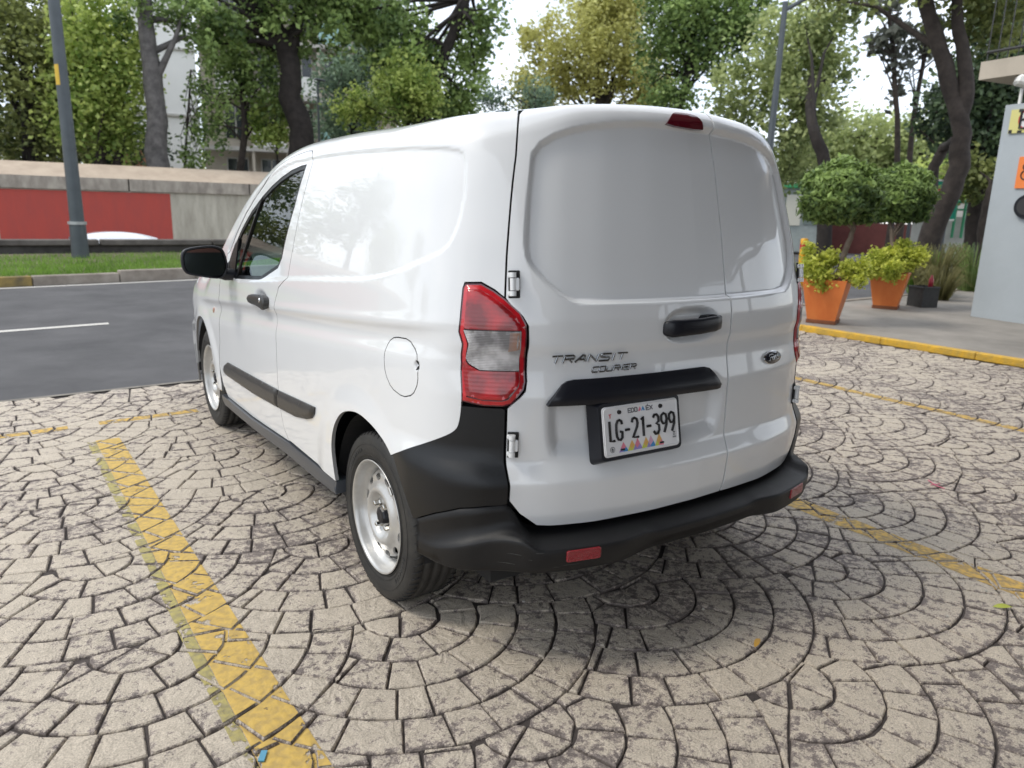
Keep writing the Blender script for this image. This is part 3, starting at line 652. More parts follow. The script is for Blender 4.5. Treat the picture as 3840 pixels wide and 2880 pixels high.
bumper = mesh('rear_bumper', v, f, plastic_old, van, True)
bumper.data.polygons.foreach_set('use_smooth', [True] * (len(f) - 2) + [False] * 2)
def on_bumper(s_, z): 
    return S(np.array(s_), np.array(.40)) + raw_n(np.array(s_), np.array(.40)) * (float(bump_o(abs(s_))) * 1.01)
for sg_ in (1, -1):
    pts = rrect(.104, .036, .006, 4); v = []; n = len(pts)
    for lay, k_ in ((-.004, 1), (.003, 1), (.0045, .95)):
        for (x_, y_) in pts:
            a = .488 * sg_ + x_ * k_; p = on_bumper(a, 0) + raw_n(np.array(a), np.array(.40)) * lay; v.append((p[0], p[1], .395 + y_ * k_ + .00))
    f = [(j * n + i, j * n + (i + 1) % n, (j + 1) * n + (i + 1) % n, (j + 1) * n + i) for j in range(2) for i in range(n)] + [tuple(range(2 * n, 3 * n))]
    mesh('reflector', v, f, reflector_red, bumper)
# scuffs on the bumper's corner
scuff = mat('pale_scuff', (.075, .075, .073), rough=.7)
rng = random.Random(5)
k = MB()
for i in range(7):
    a = rng.uniform(.42, .80); z = rng.uniform(.355, .415); ln = rng.uniform(.01, .05); pts = []
    for j in range(4):
        aa = a + ln * j / 3; zz_ = z + rng.uniform(-.0008, .0008); p = on_bumper(aa, 0) + raw_n(np.array(aa), np.array(.40)) * .0008; pts.append((p[0], p[1], zz_))
    k.tube(pts, [.0002, .0005, .0004, .0002], 4)
k.build('scratches', scuff, bumper, kind='stuff')
# ---- roof, windscreen and bonnet in one loft between the two roof rails
def loft(name, s0, s1, m, crown, n=30, drop=0.):
    v = []; f = []; nx = 17
    for s_ in np.linspace(s0, s1, n):
        tt = ttop(s_) + .010; p = S(np.array(s_), np.array(tt)); xr = abs(p[0])
        for j in range(nx):
            q = -1 + 2 * j / (nx - 1); v.append((xr * q, p[1] + (crown * .9 * (1 - q * q) if s_ > 2.9 else 0), p[2] + crown * (1 - q * q) - drop))
    for i in range(n - 1):
        for j in range(nx - 1): f.append((i * nx + j, i * nx + j + 1, (i + 1) * nx + j + 1, (i + 1) * nx + j))
    return mesh(name, v, f, m, van, True)
pr = [S(np.array(s_), np.array(ttop(s_) + .006)) for s_ in np.linspace(-.95, .95, 60)]
ry = pr[0][1]
ring = [(p[0], p[1]) for p in pr]
P, T, lp = tri(ring, h=.06)
zc = lambda x, y: 0
edge = np.array([[p[0], p[1], p[2]] for p in pr])
def roof_z(x, y):
    i = np.argmin(np.hypot(edge[:, 0] - x, edge[:, 1] - y)); d_ = math.hypot(edge[i, 0] - x, edge[i, 1] - y)
    xr = abs(edge[-1, 0]); return edge[i, 2] if d_ < .002 else max(edge[-1, 2], 0) + .042 * (1 - min(1, abs(x) / xr) ** 2)
mesh('roof', [(x, y, roof_z(x, y)) for x, y in P], T.tolist(), paint, van, True)
loft('roof', .95, 2.62, paint, .042)
loft('windscreen', 2.62, 3.50, window_glass, .05)
loft('bonnet', 3.50, 4.42, paint, .05)
# ---- wheels
def wheel(x, y, fl):
    w = bpy.data.objects.new('wheel', None); link(w, van); w.location = (x, y, .3045)
    if fl: w.rotation_euler = (0, 0, math.pi)
    # tyre: local -x is outboard
    half = .0975
    prof = [(.080, .195), (.092, .208), (half, .235), (half + .002, .255), (half - .002, .278), (.088, .296), (.078, .3025)]
    tread = [(.078, .3025), (.060, .3055), (.058, .2995), (.053, .2995), (.051, .306), (.024, .3068), (.022, .3005), (.016, .3005), (.014, .307), (-.014, .307), (-.016, .3005), (-.022, .3005), (-.024, .3068), (-.051, .306), (-.053, .2995), (-.058, .2995), (-.060, .3055), (-.078, .3025)]
    full = [(-d, r) for d, r in prof] + [(-d, r) for d, r in tread[1:]] + [(d, r) for d, r in prof[::-1][1:]]
    v, f = lathe(full, 120)
    ty = mesh('tyre', v, f, rubber, w, True)
    md = ty.data
    # shoulder sipes as small proud-and-recessed blocks
    k = MB()
    for i in range(64):
        a = 2 * math.pi * i / 64; ca, sa = math.cos(a), math.sin(a)
        for sg in (-1, 1):
            pts = []
            for j, (d, r) in enumerate(((.060, .3062), (.072, .3050), (.082, .3010), (.090, .2945))):
                b = a + .035 * j * .5; pts.append((sg * d, r * math.cos(b), r * math.sin(b)))
            k.tube(pts, [.0018, .0028, .0028, .0016], 4)
    k.build('tread_sipes', dark_gap, w, kind='stuff')
    k = MB()
    for rr_, th in ((.225, .0010), (.262, .0012), (.213, .001)):
        k.tube([(-half - .0012 + (.004 if rr_ < .22 else 0) , rr_ * math.cos(q), rr_ * math.sin(q)) for q in np.linspace(0, 2 * math.pi, 61)], th, 5, cap=False)
    rg = random.Random(3)
    for q0 in (.5, 3.4):
        for i in range(9):
            q = q0 + i * .075
            for dx, dy in ((0, 1), (1, 0), (1, 1)):
                if rg.random() < .75:
                    k.tube([(-half - .0022, .238 * math.cos(q + .018 * dx), .238 * math.sin(q + .018 * dx)), (-half - .0022, .250 * math.cos(q + .018 * dy), .250 * math.sin(q + .018 * dy))], .0012, 4)
    k.build('sidewall_ribs', rubber, w, smooth=True)
    # rim barrel (outboard at -x)
    rp = [(-.088, .196), (-.094, .205), (-.097, .2065), (-.099, .203), (-.094, .198), (-.082, .1945), (-.066, .193), (-.056, .186), (-.046, .176), (-.030, .172), (-.022, .170), (-.015, .160)]
    v, f = lathe(rp, 72); rm = mesh('rim', v, f, rim_mat, w, True)
    v, f = lathe([(.04, .180), (.09, .19), (.09, .17), (.015, .160), (.0, .10), (.0, .03)], 48); mesh('brake_drum', v, f, steel, w, True)
    # disc with vent holes
    dp = [(.172, -.034), (.164, -.046), (.156, -.058), (.146, -.066), (.126, -.068), (.114, -.074), (.102, -.083), (.092, -.085), (.082, -.079), (.074, -.068), (.066, -.058), (.045, -.055), (.0, -.055)]
    rr = np.array([p[0] for p in dp][::-1]); dd = np.array([p[1] for p in dp][::-1])
    outer = [(.168 * math.cos(a), .168 * math.sin(a)) for a in np.linspace(0, 2 * math.pi, 90, endpoint=False)]
    hs = []
    for i in range(12):
        a = 2 * math.pi * (i + .5) / 12; c, s_ = math.cos(a), math.sin(a); hs.append([(c * (.139 + .0125 * math.cos(q)) - s_ * .0200 * math.sin(q), s_ * (.139 + .0125 * math.cos(q)) + c * .0200 * math.sin(q)) for q in np.linspace(0, 2 * math.pi, 14, endpoint=False)])
    P, T, lps = tri(outer, hs, h=.0065)
    X = [(-(-np.interp(math.hypot(*p), rr, dd)), p[0], p[1]) for p in P]
    X = [(float(np.interp(math.hypot(*p), rr, dd)), p[0], p[1]) for p in P]; nv = len(X); Fc = T.tolist()
    for lp in lps[1:]:
        b = len(X); X += [X[i] for i in lp] + [(X[i][0] + .008, X[i][1], X[i][2]) for i in lp]; n = len(lp)
        Fc += [(b + i, b + (i + 1) % n, b + n + (i + 1) % n, b + n + i) for i in range(n)]
    mesh('wheel_disc', X, Fc, rim_mat, rm, True)
    v, f = lathe([(-.054, .034), (-.073, .033), (-.079, .029), (-.081, .020), (-.0795, .0)], 8); mesh('hub_cap', v, f, gloss_black, w)
    for i in range(4):
        a = 2 * math.pi * i / 4 + .65; cy, cz = .054 * math.cos(a), .054 * math.sin(a)
        k = MB(); v, f = lathe([(-.052, .014), (-.062, .013), (-.066, .0098), (-.080, .0098), (-.083, .006), (-.0835, .0)], 6); k.add([(p[0], p[1] + cy, p[2] + cz) for p in v], f); k.build('wheel_nut', nut_mat, w)
    a = 2.35; k = MB(); k.tube([(-.100, .200 * math.cos(a + q), .200 * math.sin(a + q)) for q in (-.07, 0, .07)], .0065, 8); k.build('balance_weight', nut_mat, w)
    a = -2.2 if not fl else 2.2; k = MB(); k.tube([(-.045, .170 * math.cos(a), .170 * math.sin(a)), (-.062, .158 * math.cos(a), .158 * math.sin(a)), (-.082, .150 * math.cos(a), .150 * math.sin(a))], [.006, .0045, .003], 8); k.build('valve', steel, w)
for fl, sx in ((False, -1), (True, 1)):
    wheel(sx * .742, .748, fl); wheel(sx * .742, 3.237, fl)
# ---- wheel housings, floor, inner structure
for yc, hw_ in ((.748, .36), (3.237, .35)):
    for sx in (-1, 1):
        k = MB()
        n = 24; v = []; f = []
        for xx in (sx * .835, sx * .50):
            for i in range(n + 1):
                a = math.pi * i / n; v.append((xx, yc + .37 * math.cos(a), .28 + .40 * math.sin(a)))
        for i in range(n): f.append((i, i + 1, n + 2 + i, n + 1 + i))
        v.append((sx * .50, yc, .28)); c_ = len(v) - 1
        for i in range(n): f.append((n + 1 + i, n + 2 + i, c_))
        k.add(v, f); k.build('wheel_housing', dark_gap, van)
k = MB()
k.box((0, .55, .30), (1.40, .70, .08)); k.box((0, 2.0, .27), (1.56, 2.0, .10)); k.box((0, 3.5, .27), (1.2, .9, .10)); k.box((0, .748, .30), (1.35, .07, .07))
k.build('underbody', dark_gap, van)
# dark liners behind the shut lines
def liner(lo, hi, tlo, thi, off=-.03, holes=None, fl=False, name='inner_shell'):
    sv = np.linspace(lo, hi, 40); v = []; f = []; tn = 14
    for s_ in sv:
        t1 = min(thi, ttop(s_) - .01)
        for j in range(tn):
            tt = tlo(s_) + (t1 - tlo(s_)) * j / (tn - 1); p = S(np.array(s_), np.array(tt)) + raw_n(np.array(s_), np.array(tt)) * off; v.append(((-1 if fl else 1) * p[0], p[1], p[2]))
    for i in range(len(sv) - 1):
        for j in range(tn - 1): f.append((i * tn + j, i * tn + j + 1, (i + 1) * tn + j + 1, (i + 1) * tn + j))
    return mesh(name, v, f, dark_gap, van)
liner(-.80, .80, lambda s: .48, 1.9, -.055)
for fl in (False, True):
    liner(.78, 1.06, lambda s: .45, 1.9, -.045, fl=fl); liner(1.06, 1.79, lambda s: .74, 1.9, -.04, fl=fl); liner(1.79, 2.19, lambda s: .33, 1.9, -.035, fl=fl); liner(2.19, 3.52, lambda s: .30, .99, -.035, fl=fl)
    liner(3.52, 4.3, lambda s: .74, .95, -.05, fl=fl)
k = MB(); k.box((0, 1.46, .95), (1.46, .03, 1.25)); k.build('bulkhead', seat_mat, van)
# seats, dash, wheel
for sx in (-.37, .37):
    k = MB(); k.box((sx, 2.05, .52), (.50, .50, .16), bev=.05); k.box((sx, 1.80, .86), (.48, .13, .62), rx=.22, bev=.05); k.build('seat', seat_mat, van)
    k = MB(); k.box((sx, 1.69, 1.26), (.27, .09, .19), rx=.15, bev=.04); k.tube([(sx - .06, 1.72, 1.10), (sx - .06, 1.70, 1.22)], .007); k.tube([(sx + .06, 1.72, 1.10), (sx + .06, 1.70, 1.22)], .007); k.build('headrest', seat_mat, van)
k = MB(); k.box((0, 2.75, .83), (1.46, .42, .24), bev=.06); k.build('dashboard', seat_mat, van)
k = MB(); k.tube([(-.37 + .185 * math.cos(a), 2.42 - .06 * math.sin(a), .93 + .175 * math.sin(a)) for a in np.linspace(0, 2 * math.pi, 30)], .014, 8, cap=False); k.tube([(-.37, 2.42, .93), (-.37, 2.6, .86)], .03); k.box((-.37, 2.42, .93), (.34, .03, .05)); k.build('steering_wheel', gloss_black, van)
k = MB(); k.box((0, 2.30, 1.47), (.24, .03, .07), bev=.02); k.build('rear_view_mirror', gloss_black, van)
# ---- door mirrors
for fl in (False, True):
    sg = -1 if fl else 1
    hull = soften([(-1.108, 1.128), (-1.080, 1.150), (-.966, 1.164), (-.920, 1.150), (-.905, 1.125), (-.893, 1.060), (-.905, 1.020), (-.930, .998), (-.975, 1.001), (-1.078, 1.020), (-1.100, 1.035), (-1.110, 1.070)], 2)
    c = np.mean(hull, 0); mir = bpy.data.objects.new('door_mirror', None); link(mir, van)
    rows = [(2.418, .93), (2.412, 1.0), (2.425, 1.03), (2.46, 1.0), (2.50, .90), (2.535, .70), (2.555, .40), (2.56, .02)]
    v = []; f = []; n = len(hull)
    for y, kk in rows: v += [(sg * (c[0] + (x_ - c[0]) * kk), y, c[1] + (z_ - c[1]) * kk) for x_, z_ in hull]
    for i in range(len(rows) - 1):
        for j in range(n): f.append((i * n + j, i * n + (j + 1) % n, (i + 1) * n + (j + 1) % n, (i + 1) * n + j))
    mesh('mirror_housing', v, f, gloss_black, mir, True)
    mesh('mirror_glass', [(sg * (c[0] + (x_ - c[0]) * .87), 2.424 + (z_ - c[1]) * .06 - (x_ - c[0]) * .095, c[1] + (z_ - c[1]) * .87) for x_, z_ in hull], [tuple(range(n))], mirror_mat, mir)
    mesh('mirror_bezel', [(sg * (c[0] + (x_ - c[0]) * .95), 2.443, c[1] + (z_ - c[1]) * .95) for x_, z_ in hull], [tuple(range(n))], gloss_black, mir)
    k = MB(); k.tube([(sg * -.96, 2.46, 1.035), (sg * -.90, 2.455, 1.015), (sg * -.84, 2.45, 1.012), (sg * -.78, 2.46, 1.02)], [.03, .032, .03, .035], 10); k.build('mirror_arm', gloss_black, mir, smooth=True)
# ================================================================== GROUND
def stone_mat(name, light, dark, grey):
    m, t, b = new_mat(name); n = t.nodes.new; l = t.links.new
    c = n('ShaderNodeTexCoord')
    a = n('ShaderNodeTexNoise'); a.inputs['Scale'].default_value = 30; a.inputs['Detail'].default_value = 12; a.inputs['Roughness'].default_value = .74; l(c.outputs['Object'], a.inputs['Vector'])
    big = n('ShaderNodeTexNoise'); big.inputs['Scale'].default_value = 1.1; big.inputs['Detail'].default_value = 4; l(c.outputs['Object'], big.inputs['Vector'])
    med = n('ShaderNodeTexNoise'); med.inputs['Scale'].default_value = 7.; med.inputs['Detail'].default_value = 5; l(c.outputs['Object'], med.inputs['Vector'])
    # worn release colour: patches where the purple-grey powder has stayed
    s1 = n('ShaderNodeMath'); s1.operation = 'MULTIPLY_ADD'; s1.inputs[1].default_value = .50; l(big.outputs['Fac'], s1.inputs[0]); a3 = n('ShaderNodeMath'); a3.operation = 'MULTIPLY_ADD'; a3.inputs[1].default_value = 1.5; a3.inputs[2].default_value = -.25; l(a.outputs['Fac'], a3.inputs[0]); l(a3.outputs[0], s1.inputs[2])
    s2 = n('ShaderNodeMath'); s2.operation = 'MULTIPLY_ADD'; s2.inputs[1].default_value = .35; l(med.outputs['Fac'], s2.inputs[0]); l(s1.outputs[0], s2.inputs[2])
    at = n('ShaderNodeAttribute'); at.attribute_name = 'tone'
    s3 = n('ShaderNodeMath'); s3.operation = 'ADD'; l(s2.outputs[0], s3.inputs[0]); l(at.outputs['Fac'], s3.inputs[1])
    r = n('ShaderNodeValToRGB'); e = r.color_ramp.elements; e[0].position = .775; e[0].color = (*dark, 1); e[1].position = .925; e[1].color = (*light, 1)
    k = e.new(.855); k.color = (*grey, 1)
    l(s3.outputs[0], r.inputs['Fac'])
    # fine pepper
    p = n('ShaderNodeTexNoise'); p.inputs['Scale'].default_value = 240; p.inputs['Detail'].default_value = 3; l(c.outputs['Object'], p.inputs['Vector'])
    pr_ = n('ShaderNodeMapRange'); pr_.inputs['From Min'].default_value = .3; pr_.inputs['From Max'].default_value = .7; pr_.inputs['To Min'].default_value = .66; pr_.inputs['To Max'].default_value = 1.22; l(p.outputs['Fac'], pr_.inputs['Value'])
    mu = n('ShaderNodeMix'); mu.data_type = 'RGBA'; mu.blend_type = 'MULTIPLY'; mu.inputs[0].default_value = 1; l(r.outputs['Color'], mu.inputs[6]); l(pr_.outputs['Result'], mu.inputs[7])
    l(mu.outputs[2], b.inputs['Base Color']); b.inputs['Roughness'].default_value = .72; b.inputs['Specular IOR Level'].default_value = .35
    # slate relief
    v = n('ShaderNodeTexNoise'); v.inputs['Scale'].default_value = 13; v.inputs['Detail'].default_value = 9; v.inputs['Roughness'].default_value = .62; v.inputs['Distortion'].default_value = 1.2; l(c.outputs['Object'], v.inputs['Vector'])
    bp = n('ShaderNodeBump'); bp.inputs['Strength'].default_value = .9; bp.inputs['Distance'].default_value = .020; l(v.outputs['Fac'], bp.inputs['Height'])
    bp2 = n('ShaderNodeBump'); bp2.inputs['Strength'].default_value = .6; bp2.inputs['Distance'].default_value = .004; l(a.outputs['Fac'], bp2.inputs['Height']); l(bp.outputs['Normal'], bp2.inputs['Normal'])
    l(bp2.outputs['Normal'], b.inputs['Normal'])
    return m
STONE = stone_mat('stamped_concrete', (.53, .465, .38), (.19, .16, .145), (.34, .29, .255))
grout = mat('grout_dark', (.075, .062, .057), rough=.9, bump=.5, bscale=90, col2=(.04, .034, .032), vscale=5)
def road_edge(x): return 4.47 + .045 * (x + 1.96)
gxs = [-80, -60, -59.9, 13.9, 14, 160]; gys = [-80, 17.92, 17.97, 23.74, 23.78, 160]
gv = [(x, y, -1.06 if (2 <= i <= 3 and 2 <= j <= 3) else -.030) for i, x in enumerate(gxs) for j, y in enumerate(gys)]
ground = mesh('ground', gv, [(i * 6 + j, (i + 1) * 6 + j, (i + 1) * 6 + j + 1, i * 6 + j + 1) for i in range(5) for j in range(5)], mat('earth_and_concrete', (.30, .27, .24), rough=.95, var=.3, vscale=.6, bump=.4, bscale=20), kind='structure')
XL, XR, YB = -9.0, 6.30, -2.6
pave = mesh('paving', [(-30, -30, -.0105), (XR + .3, -30, -.0105), (XR + .02, road_edge(XR), -.0105), (-30, road_edge(-30), -.0105)], [(0, 1, 2, 3)], grout, kind='structure')
FO = np.array([-.031, .311]); FP = np.array([.795, -.262]); FQ = np.array([-.050, .695]); FR = .675; BAND = .135
qd = FQ / np.linalg.norm(FQ)
rng = random.Random(11)
def clip_poly(poly, f):                        # keep where f(p) >= 0
    o = []
    for i in range(len(poly)):
        a, b = poly[i], poly[(i + 1) % len(poly)]; fa, fb = f(a), f(b)
        if fa >= 0: o.append(a)
        if fa * fb < 0: o.append(a + (b - a) * (fa / (fa - fb)))
    return o
def area(p):
    x = np.array(p); return .5 * abs(np.dot(x[:, 0], np.roll(x[:, 1], -1)) - np.dot(x[:, 1], np.roll(x[:, 0], -1)))
def inset(p, d):
    q = np.array(p); n = len(q); A = np.dot(q[:, 0], np.roll(q[:, 1], -1)) - np.dot(q[:, 1], np.roll(q[:, 0], -1)); sg = 1 if A > 0 else -1
    e = np.roll(q, -1, 0) - q; e /= (np.linalg.norm(e, axis=1, keepdims=True) + 1e-9); nn = np.stack([-e[:, 1], e[:, 0]], 1) * sg
    m_ = nn + np.roll(nn, 1, 0); m_ /= (np.linalg.norm(m_, axis=1, keepdims=True) + 1e-9); k = np.maximum(.6, (m_ * nn).sum(1)); return q + m_ * (d / k)[:, None]
cover = []
for i in range(-3, 4):
    for j in range(-3, 4):
        o_ = FP * i + FQ * j
        if 0 < np.linalg.norm(o_) < 2 * FR and o_ @ qd > .05: cover.append(o_)
STONES = []                                    # each: outline, centre
for i in range(-16, 12):
    for j in range(-12, 16):
        c = FO + FP * i + FQ * j
        if not (XL - .8 < c[0] < XR + .8 and YB - .8 < c[1] < 5.6): continue
        for k in range(5):
            ro, ri = FR - BAND * k, FR - BAND * (k + 1)
            if k == 4: ri = 0
            ph = rng.random(); rm_ = (ro + ri) / 2 if k < 4 else .09; cnt = max(3, int(round(2 * math.pi * rm_ / (.124 if k else .130)))) if k < 4 else 4; jit = [rng.uniform(-.16, .16) for _ in range(cnt)]; jit.append(jit[0])
            for a in range(cnt):
                a0 = (a + ph + jit[a]) / cnt * 2 * math.pi; a1 = (a + 1 + ph + jit[a + 1]) / cnt * 2 * math.pi
                rj = rng.uniform(-.004, .004); n_ = 4
                P_ = [c + (ro + rj * 0) * np.array([math.cos(q), math.sin(q)]) for q in np.linspace(a0, a1, n_)]
                if ri > 0: P_ += [c + ri * np.array([math.cos(q), math.sin(q)]) for q in np.linspace(a1, a0, 3)]
                else: P_ += [c]
                cc = np.mean(P_, 0)
                for o_ in cover:
                    C2 = c + o_; d_ = cc - C2; l_ = np.linalg.norm(d_)
                    if l_ < FR - .13: P_ = []; break
                    if l_ > FR + .16: continue
                    u_ = d_ / l_
                    P_ = clip_poly(P_, lambda p: (np.linalg.norm(p - C2) - FR))
                    if len(P_) < 3: break
                if len(P_) < 3 or area(P_) < .0016: continue
                cc = np.mean(P_, 0)
                if not (XL < cc[0] < XR - .02 and YB < cc[1]): continue
                if cc[1] > road_edge(cc[0]) - .03: continue
                P_ = clip_poly(P_, lambda p: XR + .02 - p[0]); P_ = clip_poly(P_, lambda p: road_edge(p[0]) - p[1])
                if len(P_) < 3 or area(P_) < .0012: continue
                Q_ = []
                for i_ in range(len(P_)):      # drop points that fall together, roughen the outline
                    if np.linalg.norm(P_[i_] - P_[i_ - 1]) > .007: Q_.append(P_[i_] + np.array([rng.uniform(-.0025, .0025), rng.uniform(-.0025, .0025)]))
                if len(Q_) >= 3: STONES.append(Q_)
def stone_geo(P_):
    g_ = rng.uniform(.0018, .0032); o = inset(P_, g_); m_ = inset(P_, g_ + .0016); t_ = inset(P_, g_ + .0050); n = len(P_); t2 = inset(P_, g_ + min(.022, .16 * math.sqrt(area(P_))))
    cz = rng.uniform(-.0015, .0015); tx, ty = rng.uniform(-.022, .022), rng.uniform(-.022, .022); c = t_.mean(0)
    z = lambda p: cz + (p[0] - c[0]) * tx + (p[1] - c[1]) * ty
    v = [(p[0], p[1], -.018) for p in o] + [(p[0], p[1], -.0045 + z(p)) for p in m_] + [(p[0], p[1], z(p)) for p in t_] + [(p[0], p[1], z(p) + rng.uniform(-.0006, .0016)) for p in t2] + [(c[0], c[1], cz + rng.uniform(-.0005, .002))]
    f = [(i, (i + 1) % n, n + (i + 1) % n, n + i) for i in range(n)] + [(n + i, n + (i + 1) % n, 2 * n + (i + 1) % n, 2 * n + i) for i in range(n)] + [(2 * n + i, 2 * n + (i + 1) % n, 3 * n + (i + 1) % n, 3 * n + i) for i in range(n)] + [(3 * n + i, 3 * n + (i + 1) % n, 4 * n) for i in range(n)]
    A = np.dot(np.array(P_)[:, 0], np.roll(np.array(P_)[:, 1], -1)) - np.dot(np.array(P_)[:, 1], np.roll(np.array(P_)[:, 0], -1))
    if A < 0: f = [tuple(reversed(q)) for q in f]
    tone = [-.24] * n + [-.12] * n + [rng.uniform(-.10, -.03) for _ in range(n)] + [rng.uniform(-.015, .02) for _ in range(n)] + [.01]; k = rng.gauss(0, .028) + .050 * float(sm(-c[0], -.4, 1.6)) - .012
    return v, f, [q + k for q in tone], t_, z
def set_tone(ob, tone):
    at = ob.data.attributes.new('tone', 'FLOAT', 'POINT'); at.data.foreach_set('value', tone)
def seen_size(P_):
    c = np.mean(P_, 0); d = Vector((c[0], c[1], 0)) - CAM; z = d.dot(fw)
    if z < .3: return 0
    x = d.dot(r2) / z; y = d.dot(u2) / z
    if abs(x) > .70 or abs(y) > .53: return 0
    if -.62 < c[0] < .62 and c[1] > .25: return 0
    return area(P_) * CAM.z / z ** 3
order = sorted(range(len(STONES)), key=lambda i: -seen_size(STONES[i]))
pick = set(order[:300]); allv, allf, allt = [], [], []
LINES = [   # painted bay lines: (x left, x right) as functions of y, y range, paint
    (lambda y: -1.505 + (3.2 - y) * .022, lambda y: -1.380 + (3.18 - y) * .030, -3.2, 3.22, 'fresh'),
    (lambda y: -1.550 + (3.2 - y) * .025, lambda y: -1.507 + (3.2 - y) * .022, -.35, 3.20, 'old'),
    (lambda y: 1.225, lambda y: 1.355, -.72, 3.3, 'fresh'), (lambda y: 3.775, lambda y: 3.875, -1.6, 3.4, 'fresh')]
paint_parts = {i: ([], []) for i in range(len(LINES) + 1)}
def line_clip(P_, L_):
    xl, xr, y0, y1, _ = L_
    q = clip_poly([np.array(p) for p in P_], lambda p: p[0] - xl(p[1]))
    if len(q) > 2: q = clip_poly(q, lambda p: xr(p[1]) - p[0])
    if len(q) > 2: q = clip_poly(q, lambda p: p[1] - y0)
    if len(q) > 2: q = clip_poly(q, lambda p: y1 - p[1])
    return q
FRONT = [(-6.0, -5.2), (-4.9, -3.9), (-3.7, -2.75), (-2.55, -1.62), (-1.45, -.86), (-.70, -.1), (.1, .9), (1.2, 2.0), (2.3, 3.2)]
for i, P_ in enumerate(STONES):
    v, f, tone, t_, z = stone_geo(P_)
    if i in pick:
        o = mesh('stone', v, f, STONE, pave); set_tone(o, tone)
    else:
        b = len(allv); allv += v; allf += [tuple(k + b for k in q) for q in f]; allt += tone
    cc = t_.mean(0)
    for li, L_ in enumerate(LINES):
        if L_[0](cc[1]) - .12 < cc[0] < L_[1](cc[1]) + .12:
            q = line_clip(t_, L_)
            if len(q) > 2:
                vv, ff = paint_parts[li]; b = len(vv); vv += [(p[0], p[1], z(p) + .0022) for p in q]; c_ = np.mean(q, 0); vv.append((c_[0], c_[1], z(c_) + .0030)); ff += [(b + k, b + (k + 1) % len(q), b + len(q)) for k in range(len(q))]
    if 3.38 < cc[1] < 3.72:
        for a, b_ in FRONT:
            yy = lambda x: 3.52 + .058 * (x + 1.96)
            q = clip_poly([np.array(p) for p in t_], lambda p: p[1] - yy(p[0]) + .0)
            if len(q) > 2: q = clip_poly(q, lambda p: yy(p[0]) + .085 - p[1])
            if len(q) > 2: q = clip_poly(q, lambda p: p[0] - a)
            if len(q) > 2: q = clip_poly(q, lambda p: b_ - p[0])
            if len(q) > 2:
                vv, ff = paint_parts[len(LINES)]; b = len(vv); vv += [(p[0], p[1], z(p) + .0022) for p in q]; ff.append(tuple(range(b, b + len(q))))
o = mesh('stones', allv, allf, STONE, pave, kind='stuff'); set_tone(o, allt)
def paint_mat(name, col, wear, col2):
    m, t, b = new_mat(name); n = t.nodes.new; l = t.links.new; c = n('ShaderNodeTexCoord')
    a = n('ShaderNodeTexNoise'); a.inputs['Scale'].default_value = 9; a.inputs['Detail'].default_value = 10; a.inputs['Roughness'].default_value = .72; l(c.outputs['Object'], a.inputs['Vector'])
    r = n('ShaderNodeValToRGB'); r.color_ramp.elements[0].position = wear; r.color_ramp.elements[1].position = wear + .012; r.color_ramp.interpolation = 'LINEAR'
    r.color_ramp.elements[0].color = (0, 0, 0, 1); r.color_ramp.elements[1].color = (1, 1, 1, 1); l(a.outputs['Fac'], r.inputs['Fac'])
    a2 = n('ShaderNodeTexNoise'); a2.inputs['Scale'].default_value = 40; a2.inputs['Detail'].default_value = 8; l(c.outputs['Object'], a2.inputs['Vector'])
    r2_ = n('ShaderNodeValToRGB'); r2_.color_ramp.elements[0].position = .38; r2_.color_ramp.elements[1].position = .6; r2_.color_ramp.elements[0].color = (*col2, 1); r2_.color_ramp.elements[1].color = (*col, 1); l(a2.outputs['Fac'], r2_.inputs['Fac'])
    l(r2_.outputs['Color'], b.inputs['Base Color']); b.inputs['Roughness'].default_value = .6
    l(r.outputs['Color'], b.inputs['Alpha'])
    bp = n('ShaderNodeBump'); bp.inputs['Strength'].default_value = .5; bp.inputs['Distance'].default_value = .008; l(a2.outputs['Fac'], bp.inputs['Height']); l(bp.outputs['Normal'], b.inputs['Normal'])
    return m
PAINT = {'fresh': paint_mat('yellow_road_paint', (.58, .39, .09), .395, (.44, .30, .09)), 'old': paint_mat('old_yellow_paint', (.40, .34, .11), .46, (.28, .24, .11))}
worn = paint_mat('worn_yellow_paint', (.60, .38, .075), .42, (.30, .21, .09))
for li, (vv, ff) in paint_parts.items():
    if vv: mesh('bay_line', vv, ff, PAINT[LINES[li][4]] if li < 2 else worn, kind='structure')
# paint that ran into the joints
for li, zz_ in ((0, -.0065), (1, -.0068), (2, -.0075), (3, -.0075)):
    xl, xr, y0, y1, k_ = LINES[li]
    mesh('bay_line', [(xl(y0), y0, zz_), (xr(y0), y0, zz_), (xr(y1), y1, zz_), (xl(y1), y1, zz_)], [(0, 1, 2, 3)], PAINT[k_] if li < 2 else worn, kind='structure')
# ---- the street
asphalt = mat('asphalt', (.098, .096, .099), rough=.82, bump=.5, bscale=260, col2=(.062, .061, .064), vscale=1.1)
white_paint = paint_mat('white_road_paint', (.62, .60, .55), .34, (.45, .43, .40))
def kx(x): return 12.25 + .17 * (x + 1.96) + .0040 * max(0, x + 1.96) ** 2      # far kerb line, curving away to the right
xs = list(np.linspace(-40, 60, 60))
v = [(x, road_edge(x), -.006) for x in xs] + [(x, kx(x), -.004) for x in xs]
mesh('road', v, [(i, i + 1, 61 + i, 60 + i) for i in range(59)], asphalt, kind='structure')
def strip(name, fn, w, z, m, x0, x1, n=40, **k):
    q = list(np.linspace(x0, x1, n)); v = [(x, fn(x), z) for x in q] + [(x, fn(x) + w, z) for x in q]
    return mesh(name, v, [(i, i + 1, n + 1 + i, n + i) for i in range(n - 1)], m, kind='structure', **k)
strip('edge_line', lambda x: kx(x) - .26, .13, .000, white_paint, -40, 60)
